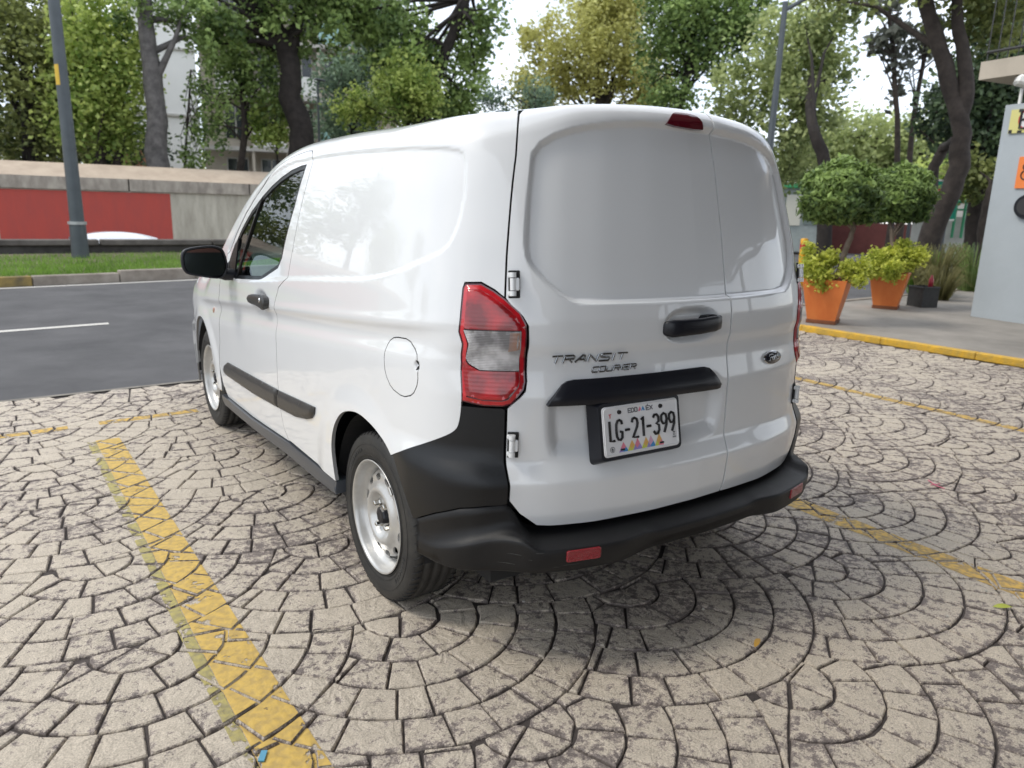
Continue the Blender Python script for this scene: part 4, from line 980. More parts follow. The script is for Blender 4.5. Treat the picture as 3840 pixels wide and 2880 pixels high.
for a in (-9.0, -3.9, 1.2):
    strip('lane_line', lambda x: 7.66 + .15 * (x + 1.95), .13, -.001, white_paint, a, a + 2.97, 6)
# gutter strip of rough concrete along the paving's street edge
strip('gutter', lambda x: road_edge(x) - .005, .05, -.001, mat('gutter_concrete', (.24, .22, .19), rough=.9, bump=.5, bscale=60, var=.4, vscale=4), -30, XR, 20)
# ---- median: kerb stones, grass, low parapet
kerb_c = mat('old_kerb_concrete', (.33, .29, .245), rough=.92, bump=.6, bscale=30, col2=(.20, .17, .14), vscale=3)
kerb_y = mat('mossy_yellow_kerb', (.34, .24, .07), rough=.9, bump=.6, bscale=30, col2=(.12, .10, .06), vscale=2.2)
med = mesh('median', [(x, kx(x) + .05, .10) for x in xs] + [(x, min(kx(x) + 5.2, 17.70) if x < 14 else kx(x) + 5.2, .16) for x in xs], [(i, i + 1, 61 + i, 60 + i) for i in range(59)], mat('median_soil', (.16, .13, .09), rough=.98, bump=.6, bscale=25, col2=(.09, .075, .05), vscale=2), kind='structure')
x = -14.
while x < 34:
    ln = 1.25 if x < .2 else 1.0; a = Vector((x, kx(x), 0)); b = Vector((x + ln - .015, kx(x + ln - .015), 0)); d = b - a; yw = math.atan2(d.y, d.x); hgt = .15 if x < -.9 else .19
    k = MB(); k.box(((a.x + b.x) / 2, (a.y + b.y) / 2 + .075, hgt / 2 - .01), (d.length, .15, hgt + .02), rz=yw, bev=.012); k.build('kerb_stone', kerb_y if x < -1.6 else kerb_c, med); x += ln
# ================================================================== BACKGROUND
def leaf_mat(name, c1, c2, trans=.35):
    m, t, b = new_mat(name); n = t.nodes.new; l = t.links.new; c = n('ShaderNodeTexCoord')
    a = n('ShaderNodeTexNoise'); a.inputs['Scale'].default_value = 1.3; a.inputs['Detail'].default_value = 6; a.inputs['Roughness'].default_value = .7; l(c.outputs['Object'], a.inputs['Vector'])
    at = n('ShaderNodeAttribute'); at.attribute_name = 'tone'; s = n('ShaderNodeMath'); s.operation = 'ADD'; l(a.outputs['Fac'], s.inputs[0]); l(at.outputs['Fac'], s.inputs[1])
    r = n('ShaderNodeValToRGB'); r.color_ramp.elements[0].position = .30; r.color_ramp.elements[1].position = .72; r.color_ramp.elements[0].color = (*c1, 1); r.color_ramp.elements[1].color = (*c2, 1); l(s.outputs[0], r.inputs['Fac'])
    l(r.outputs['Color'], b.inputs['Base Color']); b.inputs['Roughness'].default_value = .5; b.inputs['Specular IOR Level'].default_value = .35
    o = t.nodes['Material Output']; tr = n('ShaderNodeBsdfTranslucent'); l(r.outputs['Color'], tr.inputs['Color']); mxs = n('ShaderNodeMixShader'); mxs.inputs['Fac'].default_value = trans
    l(b.outputs[0], mxs.inputs[1]); l(tr.outputs[0], mxs.inputs[2]); l(mxs.outputs[0], o.inputs['Surface'])
    return m
bark_dark = mat('dark_bark', (.030, .024, .021), rough=.95, bump=1., bscale=14, col2=(.014, .011, .010), vscale=5)
bark = mat('brown_bark', (.050, .039, .033), rough=.95, bump=1., bscale=14, col2=(.022, .017, .015), vscale=5)
bark_grey = mat('grey_bark', (.15, .14, .135), rough=.95, bump=1., bscale=8, col2=(.07, .066, .064), vscale=4)
LF = {'olive': leaf_mat('leaf_olive', (0.073, 0.099, 0.028), (0.348, 0.385, 0.129)), 'lime': leaf_mat('leaf_lime', (0.148, 0.237, 0.045), (0.610, 0.700, 0.213), .45), 'green': leaf_mat('leaf_green', (0.068, 0.120, 0.036), (0.368, 0.496, 0.163)),
      'dark': leaf_mat('leaf_dark', (0.026, 0.048, 0.028), (0.136, 0.200, 0.097), .25), 'yellow': leaf_mat('leaf_yellow', (0.313, 0.301, 0.077), (0.700, 0.700, 0.282), .5), 'pale': leaf_mat('leaf_pale', (0.162, 0.213, 0.079), (0.583, 0.647, 0.288), .45),
      'bluish': leaf_mat('leaf_bluish', (0.071, 0.122, 0.083), (0.272, 0.374, 0.246), .3), 'topiary': leaf_mat('leaf_topiary', (0.046, 0.087, 0.023), (0.27, 0.38, 0.10), .25), 'acid': leaf_mat('leaf_acid', (0.33, 0.40, 0.06), (0.78, 0.80, 0.17), .5), 'needle': leaf_mat('leaf_needle', (0.074, 0.081, 0.068), (0.193, 0.206, 0.167), .3)}
def leaf_cloud(name, blobs, m, parent, size, seed=0, cl=26, spread=.34, long=1.25, droop=0.):
    """blobs: (centre, radii, count); leaves gather in clumps so that gaps stay open between them"""
    g = np.random.default_rng(seed); C = []; tone = []; blobs = [(c, r, max(30, int(n * (.82 if size > .1 else 1)))) for c, r, n in blobs]; size = size * (.95 if size > .1 else 1); cl, spread = (int(cl * 1.7), spread * .92) if size > .1 else (cl, spread)
    for (c, r, n) in blobs:
        c = np.array(c); r = np.array(r, float) if np.ndim(r) else np.array([r, r, r], float); nc = max(4, n // cl)
        u = g.normal(size=(nc, 3)); u /= np.linalg.norm(u, axis=1, keepdims=True); rad = g.random((nc, 1)) ** .42
        cc = c + u * rad * r; ct = g.normal(0, .10, nc) ; i = g.integers(0, nc, n)
        off = g.normal(size=(n, 3)) * spread * g.uniform(.5, 1.35, (nc, 1))[i]; 
        if droop: off[:, 2] = off[:, 2] * 1.8 - droop * np.abs(off[:, 2])
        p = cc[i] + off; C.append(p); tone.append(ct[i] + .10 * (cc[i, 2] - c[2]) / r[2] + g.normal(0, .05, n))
    C = np.concatenate(C); tone = np.concatenate(tone); n = len(C); sz = size * g.uniform(.6, 1.3, n)
    a = g.normal(size=(n, 3)); a[:, 2] *= .7; a /= np.linalg.norm(a, axis=1, keepdims=True); b = g.normal(size=(n, 3)); b -= (b * a).sum(1, keepdims=True) * a; b /= np.linalg.norm(b, axis=1, keepdims=True)
    a = a * (sz * long * .5)[:, None]; b = b * (sz * .42)[:, None]
    V = np.stack([C - a, C + b - a * .1, C + a, C - b - a * .1], 1).reshape(-1, 3)
    me = bpy.data.meshes.new(name); me.vertices.add(4 * n); me.vertices.foreach_set('co', V.ravel()); me.loops.add(4 * n); me.loops.foreach_set('vertex_index', np.arange(4 * n)); me.polygons.add(n)
    me.polygons.foreach_set('loop_start', np.arange(n) * 4); me.polygons.foreach_set('loop_total', np.full(n, 4)); me.update(); me.materials.append(m)
    at = me.attributes.new('tone', 'FLOAT', 'POINT'); at.data.foreach_set('value', np.repeat(tone, 4))
    return link(bpy.data.objects.new(name, me), parent)
def jitter_path(pts, rng, w, sub=3):
    o = []
    for i in range(len(pts) - 1):
        a, b = Vector(pts[i]), Vector(pts[i + 1])
        for k in range(sub): 
            p = a.lerp(b, k / sub); 
            if o: p += Vector([rng.uniform(-w, w) for _ in range(3)])
            o.append(p)
    o.append(Vector(pts[-1])); return o
def tree(name, label, trunk, rad, blobs, leaf, size, bk=None, seed=1, limbs=(), n_limb=5, cl=26, spread=.34, group=None, droop=0., long=1.25):
    """trunk: points from the foot up; blobs: crown masses; limbs: extra hand-placed limbs [(points, r0, r1)]"""
    if trunk[0][2] > .3: trunk = [(trunk[0][0], trunk[0][1], -.03)] + list(trunk)
    rg = random.Random(seed); root = thing(name, label, 'tree', tuple(trunk[0]), group=group); inv = Matrix.Translation(-Vector(trunk[0])); bk = bk or bark
    pts = jitter_path(trunk, rg, rad * .12); n = len(pts); k = MB(); k.tube([inv @ p for p in pts], [rad * (1.25 if i == 0 else 1) * (1 - .5 * i / (n - 1)) for i in range(n)], 12, wob=.07, rng=rg); k.build('trunk', bk, root)
    for (lp, r0, r1) in limbs:
        q = jitter_path(lp, rg, r0 * .15); k = MB(); k.tube([inv @ p for p in q], [r0 + (r1 - r0) * i / (len(q) - 1) for i in range(len(q))], 9, wob=.06, rng=rg); k.build('limb', bk, root)
    for (c, r, cnt) in blobs:
        rr = r if np.ndim(r) else (r, r, r)
        for _ in range(n_limb):
            e = Vector([c[i] + rg.uniform(-.75, .75) * rr[i] for i in range(3)]); s = pts[rg.randint(int(n * .55), n - 1)]; m1 = s.lerp(e, .5) + Vector((rg.uniform(-.3, .3), rg.uniform(-.3, .3), rg.uniform(0, .4)))
            k = MB(); k.tube([inv @ s, inv @ m1, inv @ e], [rad * .32, rad * .18, rad * .05], 6, wob=.08, rng=rg); k.build('limb', bk, root)
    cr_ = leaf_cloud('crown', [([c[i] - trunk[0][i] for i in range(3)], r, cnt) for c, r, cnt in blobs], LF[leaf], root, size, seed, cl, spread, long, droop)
    return root
conc = mat('weathered_wall', (.50, .47, .39), rough=.92, bump=.5, bscale=12, col2=(.33, .305, .25), vscale=1.0, stretch=(3.2, 3.2, .7))
cap_m = mat('wall_cap', (.50, .41, .32), rough=.92, bump=.4, bscale=20, col2=(.40, .32, .25), vscale=2.)
cap_d = mat('stained_cap_edge', (.42, .38, .32), rough=.95, bump=.6, bscale=14, col2=(.24, .21, .18), vscale=1., stretch=(4, 4, 1.6))
red_m = mat('red_wall_paint', (.42, .062, .045), rough=.75, bump=.3, bscale=15, col2=(.36, .062, .050), vscale=1., stretch=(5, 5, 1.2))
lowc = mat('dark_parapet', (.085, .078, .072), rough=.95, bump=.5, bscale=14, col2=(.035, .032, .03), vscale=1.6)
# ---- retaining wall beyond the sunken road
WY = 24.0
wall = thing('retaining_wall', 'long concrete retaining wall with a red painted stretch beyond the median', 'wall', (0, WY, 0))
def wall_box(nm, x0, x1, z0, z1, th, m, dy=0.): k = MB(); k.box(((x0 + x1) / 2, dy, (z0 + z1) / 2), (x1 - x0, th, z1 - z0)); return k.build(nm, m, wall)
wall_box('wall_face', -45, 26, -2.5, 1.575, .40, conc)
xx = -44.
while xx < 26: wall_box('cap_edge', xx, xx + 3.46, 1.575, 1.92, .52, cap_d, -.02); xx += 3.5
sl_ = MB(); v = [(-45, -.28, 1.92), (26, -.28, 1.92), (26, .9, 2.42), (-45, .9, 2.20), (-45, .9, 1.5), (26, .9, 1.5)]; sl_.add(v, [(0, 1, 2, 3), (3, 2, 5, 4), (0, 3, 4), (1, 5, 2)]); sl_.build('wall_cap', cap_m, wall)
wall_box('red_panel', -1.84, 2.60, -2.5, 1.535, .02, red_m, -.212); wall_box('red_panel', -14, -1.98, -2.5, 1.535, .02, red_m, -.212)
# ---- low parapet at the back of the median
par = thing('low_parapet', 'low dark weathered concrete parapet along the grass of the median', 'parapet', (0, 17.75, 0))
xx = -36.
while xx < 24: 
    k = MB(); k.box((xx + 1.19, .06 * 0, .39), (2.37, .30, .13), bev=.02); k.build('coping', mat('parapet_coping', (.16, .145, .13), rough=.95, bump=.5, bscale=14, col2=(.08, .072, .065), vscale=2.2) if 'parapet_coping' not in bpy.data.materials else bpy.data.materials['parapet_coping'], par); xx += 2.4
k = MB(); k.box((-6, .05, .15), (60, .22, .38)); k.build('parapet_wall', lowc, par)
# ---- car on the sunken road: only the top of its roof shows
car = thing('passing_car', 'white car down on the sunken road, only its roof showing over the parapet', 'car', (.75, 20.6, -1.0))
car_white = mat('car_white', (.70, .72, .76), rough=.15, coat=1.); car_glass = mat('car_window', (.02, .025, .03), rough=.05, coat=1.)
def car_profile(pts, y0, y1, m, nm):
    k = MB(); n = len(pts); v = [(x, y0, z) for x, z in pts] + [(x, y1, z) for x, z in pts]; k.add(v, [tuple(range(n)), tuple(range(2 * n - 1, n - 1, -1))] + [(i, n + i, n + (i + 1) % n, (i + 1) % n) for i in range(n)]); return k.build(nm, m, car)
car_profile([(-2.1, .35), (-2.15, .75), (-1.9, .92), (-1.2, .98), (1.3, .95), (2.0, .80), (2.15, .6), (2.1, .30)], -.85, .85, car_white, 'body')
car_profile([(-1.35, .96), (-.95, 1.25), (.55, 1.25), (1.15, .96)], -.72, .72, car_glass, 'window')
rf_ = []
for i in range(13):
    for j in range(7):
        q = -1 + i / 6; w_ = -1 + j / 3; rf_.append((-.15 + q * .98, w_ * .66, (1.37 + .16 * (1 - abs(q) ** 2.2) * (1 - .25 * w_ * w_)) if abs(w_) < .9 else 1.22))
mesh('roof', rf_, [(i * 7 + j, (i + 1) * 7 + j, (i + 1) * 7 + j + 1, i * 7 + j + 1) for i in range(12) for j in range(6)], car_white, car, True)
for a in (-1.3, 1.3):
    for b in (-.8, .8): k = MB(); k.tube([(a, b - .1, .32), (a, b + .1, .32)], .32, 20); k.build('wheel', rubber, car)
# ---- grass of the median
g = np.random.default_rng(4); n = 52000; x = g.uniform(-11, 7, n); y = np.array([kx(q) for q in x]) + .16 + g.random(n) ** 1.1 * 4.6; keep = (y < 17.6) & (g.random(n) < np.clip(1.4 - (y - 15.) * .28, .12, 1)); x, y = x[keep], y[keep]; n = len(x)
h_ = g.uniform(.05, .13, n); a = g.uniform(0, 6.28, n); w_ = .007; lean = g.normal(0, .035, (n, 2)); z0 = .11
V = np.stack([np.stack([x - w_ * np.cos(a), y - w_ * np.sin(a), np.full(n, z0)], 1), np.stack([x + w_ * np.cos(a), y + w_ * np.sin(a), np.full(n, z0)], 1), np.stack([x + lean[:, 0], y + lean[:, 1], z0 + h_], 1)], 1).reshape(-1, 3)
gm = leaf_mat('grass_green', (.08, .17, .02), (.28, .46, .08), .4)
gr = mesh('grass', V, np.arange(3 * n).reshape(-1, 3), gm, kind='stuff'); at = gr.data.attributes.new('tone', 'FLOAT', 'POINT'); at.data.foreach_set('value', np.repeat(g.normal(0, .08, n), 3))
rk = MB(); rg = random.Random(2)
def boulder(nm, lab, cat, loc, r, m, seed, sq=(1, 1, 1)):
    rg = random.Random(seed); v, f = lathe([(-1, .01), (-.8, .6), (-.3, .95), (.3, .95), (.8, .6), (1, .01)], 10); v = [Vector((p[0] * sq[0], p[1] * sq[1], p[2] * sq[2])) * r * rg.uniform(.85, 1.15) for p in v]
    o = mesh(nm, v, f, m, None, True); o.location = loc; tag(o, lab, cat); return o
boulder('pale_rock', 'pale rock lying on the grass in front of the low parapet', 'rock', ((1.58, 15.31, 0.23)[0], 16.5, .17), .11, conc, 3, (1.3, 1, .6))
# ---- lamp posts
post_m = mat('grey_post_paint', (.085, .10, .11), rough=.4, metal=.2, var=.2, vscale=3)
lp = thing('lamp_post', 'tall grey lamp post standing in the median grass before the red wall', 'lamp post', (-.50, 16.4, .1))
k = MB(); k.tube([(0, 0, 0), (0, 0, .72)], [.165, .155], 20); k.build('post_base', post_m, lp); k = MB(); k.tube([(0, 0, .72), (0, 0, .78)], [.175, .175], 20); k.build('collar', mat('galvanised', (.42, .43, .43), rough=.45, metal=.6), lp)
k = MB(); k.tube([(0, 0, .78), (0, 0, 8.6)], [.135, .075], 20); k.build('pole', post_m, lp); k = MB(); k.tube([(0, 0, 8.5), (-.5, -1.6, 9.0), (-.6, -2.1, 9.05)], [.05, .045, .04], 10); k.box((-.7, -2.4, 9.03), (.30, .65, .12), rz=-.2, bev=.04); k.build('lamp_head', post_m, lp)
mesh('yellow_sticker', [(.117 * math.cos(q) , .117 * math.sin(q), z) for z in (3.40, 3.78) for q in np.linspace(-2.9, -2.0, 8)], [(i, i + 1, 9 + i, 8 + i) for i in range(7)], mat('sticker_yellow', (.65, .42, .04), rough=.5), lp)
def small_post(label, base, top, r, arm, nm='lamp_post'):
    o = thing(nm, label, 'lamp post', tuple(base)); h = top[2] - base[2]; k = MB(); k.tube([(0, 0, 0), (top[0] - base[0], top[1] - base[1], h)], [r, r * .6], 14); k.build('pole', post_m, o)
    k = MB(); T_ = Vector((top[0] - base[0], top[1] - base[1], h)); k.tube([T_ + Vector((0, 0, -.15)), T_ + Vector(arm)], [.04, .03], 8); k.box(T_ + Vector(arm) * 1.05, (.5, .2, .08), rz=.4, bev=.03); k.build('lamp_head', post_m, o); return o
b_ = (10.80, 8.26, 1.70); t_ = (10.82, 8.24, 5.29); dz = (b_[2] - .05)
small_post('tall dark lamp post rising behind the right edge of the van roof', (b_[0], b_[1], .05), (t_[0], t_[1], t_[2]), .085, (.9, -.5, .45))
b_ = (23.65, 20.95, 5.58); t_ = (23.67, 20.93, 6.76)
small_post('thin far lamp post with an angled head between the trees over the van roof', (b_[0], b_[1], .05), (t_[0], t_[1], t_[2]), .10, (-1.0, .5, .5))
b_ = (9.76, 30.41, 4.21); t_ = (9.79, 30.40, 6.27)
small_post('thin pale post among the foliage right of the dark leaning trunk', (b_[0], b_[1], .05), (t_[0], t_[1], t_[2]), .07, (.1, .0, .1))
# ---- buildings beyond the wall
white_r = mat('white_render', (.84, .83, .80), rough=.85, bump=.2, bscale=20, var=.08, vscale=.6); cream = mat('cream_render', (.60, .54, .45), rough=.85, bump=.2, bscale=20, var=.25, vscale=.5)
dark_win = mat('dark_window', (.03, .035, .04), rough=.08, coat=.4); teal_g = mat('teal_balcony_glass', (.30, .50, .47), rough=.25, coat=.5); slab_m = mat('pale_slab', (.56, .54, .50), rough=.85, var=.2, vscale=1); orange_r = mat('terracotta_render', (.42, .18, .10), rough=.85, var=.2)
def facing(p, q):                             # frame with x from p to q, y away from the van
    p = Vector((p[0], p[1], 0)); q = Vector((q[0], q[1], 0)); return math.atan2(q.y - p.y, q.x - p.x), (q - p).length
pL, pR = (3.66, 38.07, 2.80), (6.55, 37.56, 2.93); rz, wd = facing(pL, pR)
tw = thing('white_tower_building', 'plain white rendered building end rising behind the pale trunk', 'building', (pL[0], pL[1], 0), rz)
k = MB(); k.box((wd / 2, 4, 6.5), (wd, 8, 17)); k.build('wall', white_r, tw); k = MB(); k.box((-.02 + .2, -.03, 1.5), (1.3, .06, 4.2)); k.build('terracotta_panel', orange_r, tw)
for z_ in (5.2, 8.1, 11.0): 
    k = MB(); k.box((wd / 2, -.05, z_), (wd + .1, .12, .10)); k.build('string_course', slab_m, tw)
pL, pR = (7.99, 43.39, 3.17), (17.99, 39.95, 3.59); rz, wd = facing(pL, pR)
ap = thing('apartment_building', 'cream apartment block with balconies half hidden by the trees', 'building', (pL[0], pL[1], 0), rz)
k = MB(); k.box((wd / 2, 5, 8), (wd, 10, 22)); k.build('wall', cream, ap)
for fl_ in range(6):
    zf = 1.4 + fl_ * 2.75
    k = MB(); k.box((wd / 2, -.55, zf), (wd + .2, 1.1, .22)); k.build('balcony_slab', slab_m, ap)
    for c_ in range(5):
        x0 = .8 + c_ * (wd - 1.6) / 5; w_ = (wd - 1.6) / 5
        f_ = MB(); f_.box((x0 + w_ * .5, -.03, zf + 1.45), (w_ * .62, .08, 1.7)); fo = f_.build('window', dark_win, ap)
        g_ = MB(); 
        for q in (-.5, 0, .5): g_.box((x0 + w_ * .5 + q * w_ * .62, -.09, zf + 1.45), (.07, .05, 1.7))
        g_.box((x0 + w_ * .5, -.09, zf + 2.3), (w_ * .66, .06, .08)); g_.build('window_frame', slab_m, fo)
        if (c_ + fl_) % 2 == 0: k = MB(); k.box((x0 + w_ * .5, -1.08, zf + .62), (w_ * .96, .05, 1.0)); k.build('balcony_front', teal_g if fl_ in (1, 3, 5) and c_ > 2 else white_r, ap)
        k = MB(); k.box((x0 + w_, -.5, zf + 1.4), (.14, 1.0, 2.6)); k.build('party_fin', cream, ap)
# ---- trees on the left, over the wall
tree('bushy_tree', 'dense olive tree at the far left beyond the wall', [(-0.71, 29.43, 2.55), (-0.62, 29.43, 3.97), (-0.48, 29.42, 5.59)], .28, [((-0.82, 29.43, 4.83), (2.9, 2, 2.6), 9000), ((-0.81, 30.43, 7.13), (3.0, 2, 2.4), 7000), ((0.23, 29.38, 6.10), (1.6, 2, 2.2), 3500), ((-0.18, 32.41, 3.43), (2.6, 1.5, 1.0), 3500)], 'olive', .15, bark_dark, 1)
tree('bushy_tree', 'dark tree in the gap low down behind the lamp post', [(0.79, 34.35, 2.72), (0.87, 34.35, 3.62), (1.05, 34.33, 4.69)], .2, [((0.92, 34.34, 4.15), (2.2, 1.5, 2.0), 5000), ((2.16, 34.23, 3.43), (2.4, 1.5, 1.2), 4500)], 'dark', .16, bark_dark, 2)
tree('poplar_tree', 'bright yellow-green hanging tree right of the lamp post with twin stems', [(1.16, 27.29, 2.36), (1.30, 27.28, 3.25), (1.33, 27.28, 4.68), (1.37, 27.27, 6.63)], 0.197, [((1.33, 27.28, 6.22), (1.45, 1.16, 1.97), 5200), ((1.01, 27.31, 4.79), (1.22, 1.16, 1.74), 3800), ((1.90, 27.21, 5.16), (0.99, 1.16, 2.20), 3200), ((1.26, 27.28, 3.89), (1.22, 1.16, 1.16), 2200), ((0.00, 27.39, 3.58), (0.41, 0.46, 0.29), 260), ((1.84, 27.22, 3.28), (0.52, 0.58, 0.70), 700)], 'lime', 0.151, bark, 3, limbs=[([(1.63, 27.24, 2.38), (1.85, 27.21, 3.43), (2.02, 27.19, 5.45), (2.01, 27.19, 7.26)], 0.151, 0.058)], spread=.22, cl=22, droop=.5)
tree('pale_trunk_tree', 'tree with a broad grey trunk in front of the white building', [(2.68, 26.08, 2.38), (2.77, 26.07, 3.85), (2.72, 26.08, 5.40), (2.65, 26.09, 6.89), (2.67, 26.08, 8.22)], .40, [((3.85, 25.87, 7.44), (1.1, 1, .8), 1500), ((2.32, 26.14, 7.11), (.6, .6, .9), 600), ((4.31, 25.77, 6.32), (.5, .5, .6), 500)], 'green', .14, bark_grey, 4, spread=.22, n_limb=2)
tree('young_tree', 'slender young tree with loose leaves before the white building', [(3.70, 26.91, 2.45), (3.80, 26.90, 3.40), (3.96, 26.86, 4.61), (4.09, 26.84, 5.65)], 0.054, [((4.36, 26.78, 3.74), (0.75, 0.64, 0.75), 480), ((4.22, 26.81, 4.93), (0.43, 0.54, 0.64), 260), ((4.08, 26.84, 2.73), (0.54, 0.54, 0.32), 420)], 'green', 0.129, bark, 5, spread=.2)
tree('leaning_dark_tree', 'nearly black leaning trunk bending left over the van cab', [(7.42, 25.93, 2.97), (7.48, 25.91, 3.92), (7.19, 26.01, 5.00), (7.20, 26.00, 6.07), (7.03, 26.06, 6.88), (6.45, 26.24, 7.63), (5.62, 26.47, 8.12), (4.66, 26.71, 8.50)], 0.475, [((7.77, 25.81, 7.91), (2.24, 1.58, 1.58), 5200), ((6.63, 27.56, 6.98), (1.58, 1.32, 0.92), 1500), ((5.00, 26.63, 7.19), (1.19, 1.32, 0.92), 1300), ((7.52, 25.90, 9.19), (3.43, 2.64, 1.32), 3000)], 'green', 0.171, bark_dark, 6, limbs=[([(7.22, 26.00, 6.52), (7.45, 25.92, 7.29), (7.63, 25.86, 8.04), (7.52, 25.90, 9.05)], 0.264, 0.132)], spread=.26)
tree('bushy_tree', 'mid green tree filling the space left of the dark leaning trunk', [(5.72, 27.48, 2.57), (5.94, 27.42, 3.90), (5.89, 27.44, 5.79)], .16, [((6.05, 27.39, 5.95), (1.5, 1.2, 1.4), 3300), ((6.83, 27.17, 4.92), (.9, 1, .9), 1600), ((5.13, 28.66, 4.41), (.7, 1, .8), 900)], 'green', .14, bark, 7, spread=.28)
tree('young_tree', 'lime sprigs hanging low just left of the dark leaning trunk', [(6.97, 27.13, 2.62), (6.97, 27.13, 3.31), (6.88, 27.16, 4.12)], 0.056, [((6.78, 27.18, 3.76), (0.78, 0.56, 0.39), 1200), ((6.43, 27.29, 4.41), (0.56, 0.56, 0.56), 600), ((7.35, 27.01, 4.47), (0.44, 0.56, 0.67), 600)], 'lime', 0.133, bark, 8, spread=.18)
tree('bushy_tree', 'bluish dark conifer-like tree behind the pale thin post', [(11.79, 31.77, 3.64), (11.91, 31.72, 5.24), (12.01, 31.68, 7.19)], .2, [((11.94, 31.71, 6.42), (1.9, 1.5, 1.7), 4300), ((11.06, 32.06, 4.80), (1.2, 1.2, .7), 1300), ((12.81, 31.33, 8.96), (1.3, 1.4, 1.3), 1700)], 'bluish', .16, bark_dark, 9)
tree('street_tree', 'leaning dark trunk with bright leaves above the middle of the van roof', [(11.81, 25.17, 3.87), (12.12, 25.00, 5.39), (12.57, 24.76, 6.71), (13.02, 24.51, 8.02), (13.45, 24.26, 9.29)], 0.312, [((11.43, 25.36, 6.17), (1.50, 1.38, 1.62), 5000), ((10.98, 25.57, 7.74), (1.62, 1.38, 1.38), 3800), ((13.89, 25.45, 6.29), (0.94, 1.00, 1.75), 2600), ((12.78, 26.07, 5.04), (1.50, 1.25, 1.00), 2600), ((13.83, 24.03, 7.89), (0.88, 1.00, 1.00), 1500), ((9.62, 26.18, 8.26), (1.38, 1.25, 1.12), 2300)], 'green', 0.163, bark_dark, 10, spread=.26)
tree('bushy_tree', 'brighter leafy tree low over the van roof left of the open sky', [(11.86, 26.26, 3.41), (11.86, 26.26, 4.28), (11.95, 26.22, 5.66)], 0.160, [((10.92, 24.34, 5.52), (1.28, 0.86, 1.18), 4200), ((11.00, 27.84, 5.20), (1.60, 1.07, 0.86), 3000), ((13.66, 26.53, 5.16), (1.39, 1.07, 0.64), 2200)], 'lime', 0.139, bark, 11, spread=.24)
tree('yellow_tree', 'large yellow-leaved tree above the rear doors', [(27.18, 32.85, 4.64), (27.19, 32.83, 6.66), (26.96, 33.02, 9.85)], .35, [((26.94, 33.04, 10.33), (3.7, 2.4, 3.0), 13500), ((24.77, 34.74, 8.09), (2.1, 1.8, 1.6), 4200), ((29.13, 31.10, 8.65), (1.9, 1.6, 1.9), 4200), ((27.63, 32.46, 12.47), (2.4, 1.6, 1.6), 4500), ((24.06, 35.25, 10.51), (.9, .9, 1.2), 900)], 'yellow', .20, bark, 12, spread=.36)
tree('bushy_tree', 'small dark pointed tree under the yellow tree on the roofline', [(20.26, 29.37, 4.28), (20.22, 29.39, 5.56), (20.18, 29.42, 7.04)], .12, [((20.19, 29.41, 6.52), (.8, .7, .8), 1500), ((18.43, 30.59, 6.56), (1.3, .8, .6), 1300)], 'bluish', .13, bark, 13)
tree('street_tree', 'tall green tree over the high brake lamp of the van', [(20.26, 20.19, 3.84), (20.37, 20.08, 5.21), (20.63, 19.81, 7.04), (20.57, 19.87, 9.14)], .2, [((20.87, 19.56, 8.01), (1.8, 1.4, 1.9), 6500), ((19.81, 20.63, 7.54), (.9, .9, 1.6), 2400), ((21.73, 18.59, 8.45), (1.5, 1.2, 1.4), 3800), ((20.17, 20.29, 5.55), (1.2, 1, .7), 1900), ((19.85, 20.60, 9.16), (1.2, 1, .8), 1800)], 'green', .15, bark_dark, 14, spread=.28)
tree('street_tree', 'broad pale green tree with a bare bent trunk behind the round potted trees', [(15.65, 10.07, 2.17), (15.56, 10.22, 2.73), (15.37, 10.49, 3.40), (16.08, 11.22, 4.13), (16.87, 11.83, 5.03)], .20, [((17.40, 12.80, 5.94), (1.6, 1.2, 1.3), 5600), ((16.69, 13.71, 4.98), (1.3, 1, 1.0), 3300), ((16.77, 11.97, 4.20), (1.1, .9, 1.0), 2900), ((17.97, 12.01, 6.97), (.9, 1.1, .9), 1700), ((17.44, 12.75, 3.05), (1.1, .8, .8), 2300), ((17.95, 12.03, 5.18), (.7, .8, .8), 1300)], 'pale', .13, bark_dark, 15, spread=.25, n_limb=1)
tree('bushy_tree', 'low distant pale trees below the open sky on the right', [(37.80, 21.80, 3.14), (37.70, 21.95, 4.58), (37.64, 22.06, 5.53)], .3, [((37.44, 22.39, 5.06), (3.4, 2, 2.0), 7500), ((38.86, 19.88, 4.80), (2.6, 2, 2.0), 5200), ((36.23, 24.27, 4.34), (2.6, 2, 1.8), 5200), ((39.86, 17.88, 3.64), (2.3, 2, 1.6), 4200)], 'pale', .22, bark, 16, spread=.4)
tree('pine_tree', 'thin bare-stemmed pine, the more upright of the two against the sky', [(23.42, 12.71, 2.72), (23.27, 12.96, 4.72), (23.09, 13.26, 6.60), (22.93, 13.54, 8.02)], .11, [((22.98, 13.45, 7.18), (.75, .7, .45), 230), ((23.24, 13.01, 6.45), (.55, .5, .3), 110), ((22.89, 13.60, 8.03), (.9, .7, .4), 200), ((22.71, 13.89, 6.93), (.4, .4, .3), 120)], 'needle', .20, bark, 17, spread=.16, group=None, long=1.6)
tree('pine_tree', 'thin bare-stemmed pine leaning right beside its upright twin', [(24.44, 12.92, 2.77), (24.39, 13.02, 4.68), (24.41, 12.97, 6.30), (24.42, 12.96, 7.59)], .11, [((24.40, 12.99, 6.80), (.6, .6, .35), 170), ((24.45, 12.91, 7.58), (.6, .6, .4), 150), ((24.09, 13.54, 5.74), (.3, .3, .25), 90)], 'needle', .20, bark, 18, spread=.16, long=1.6)
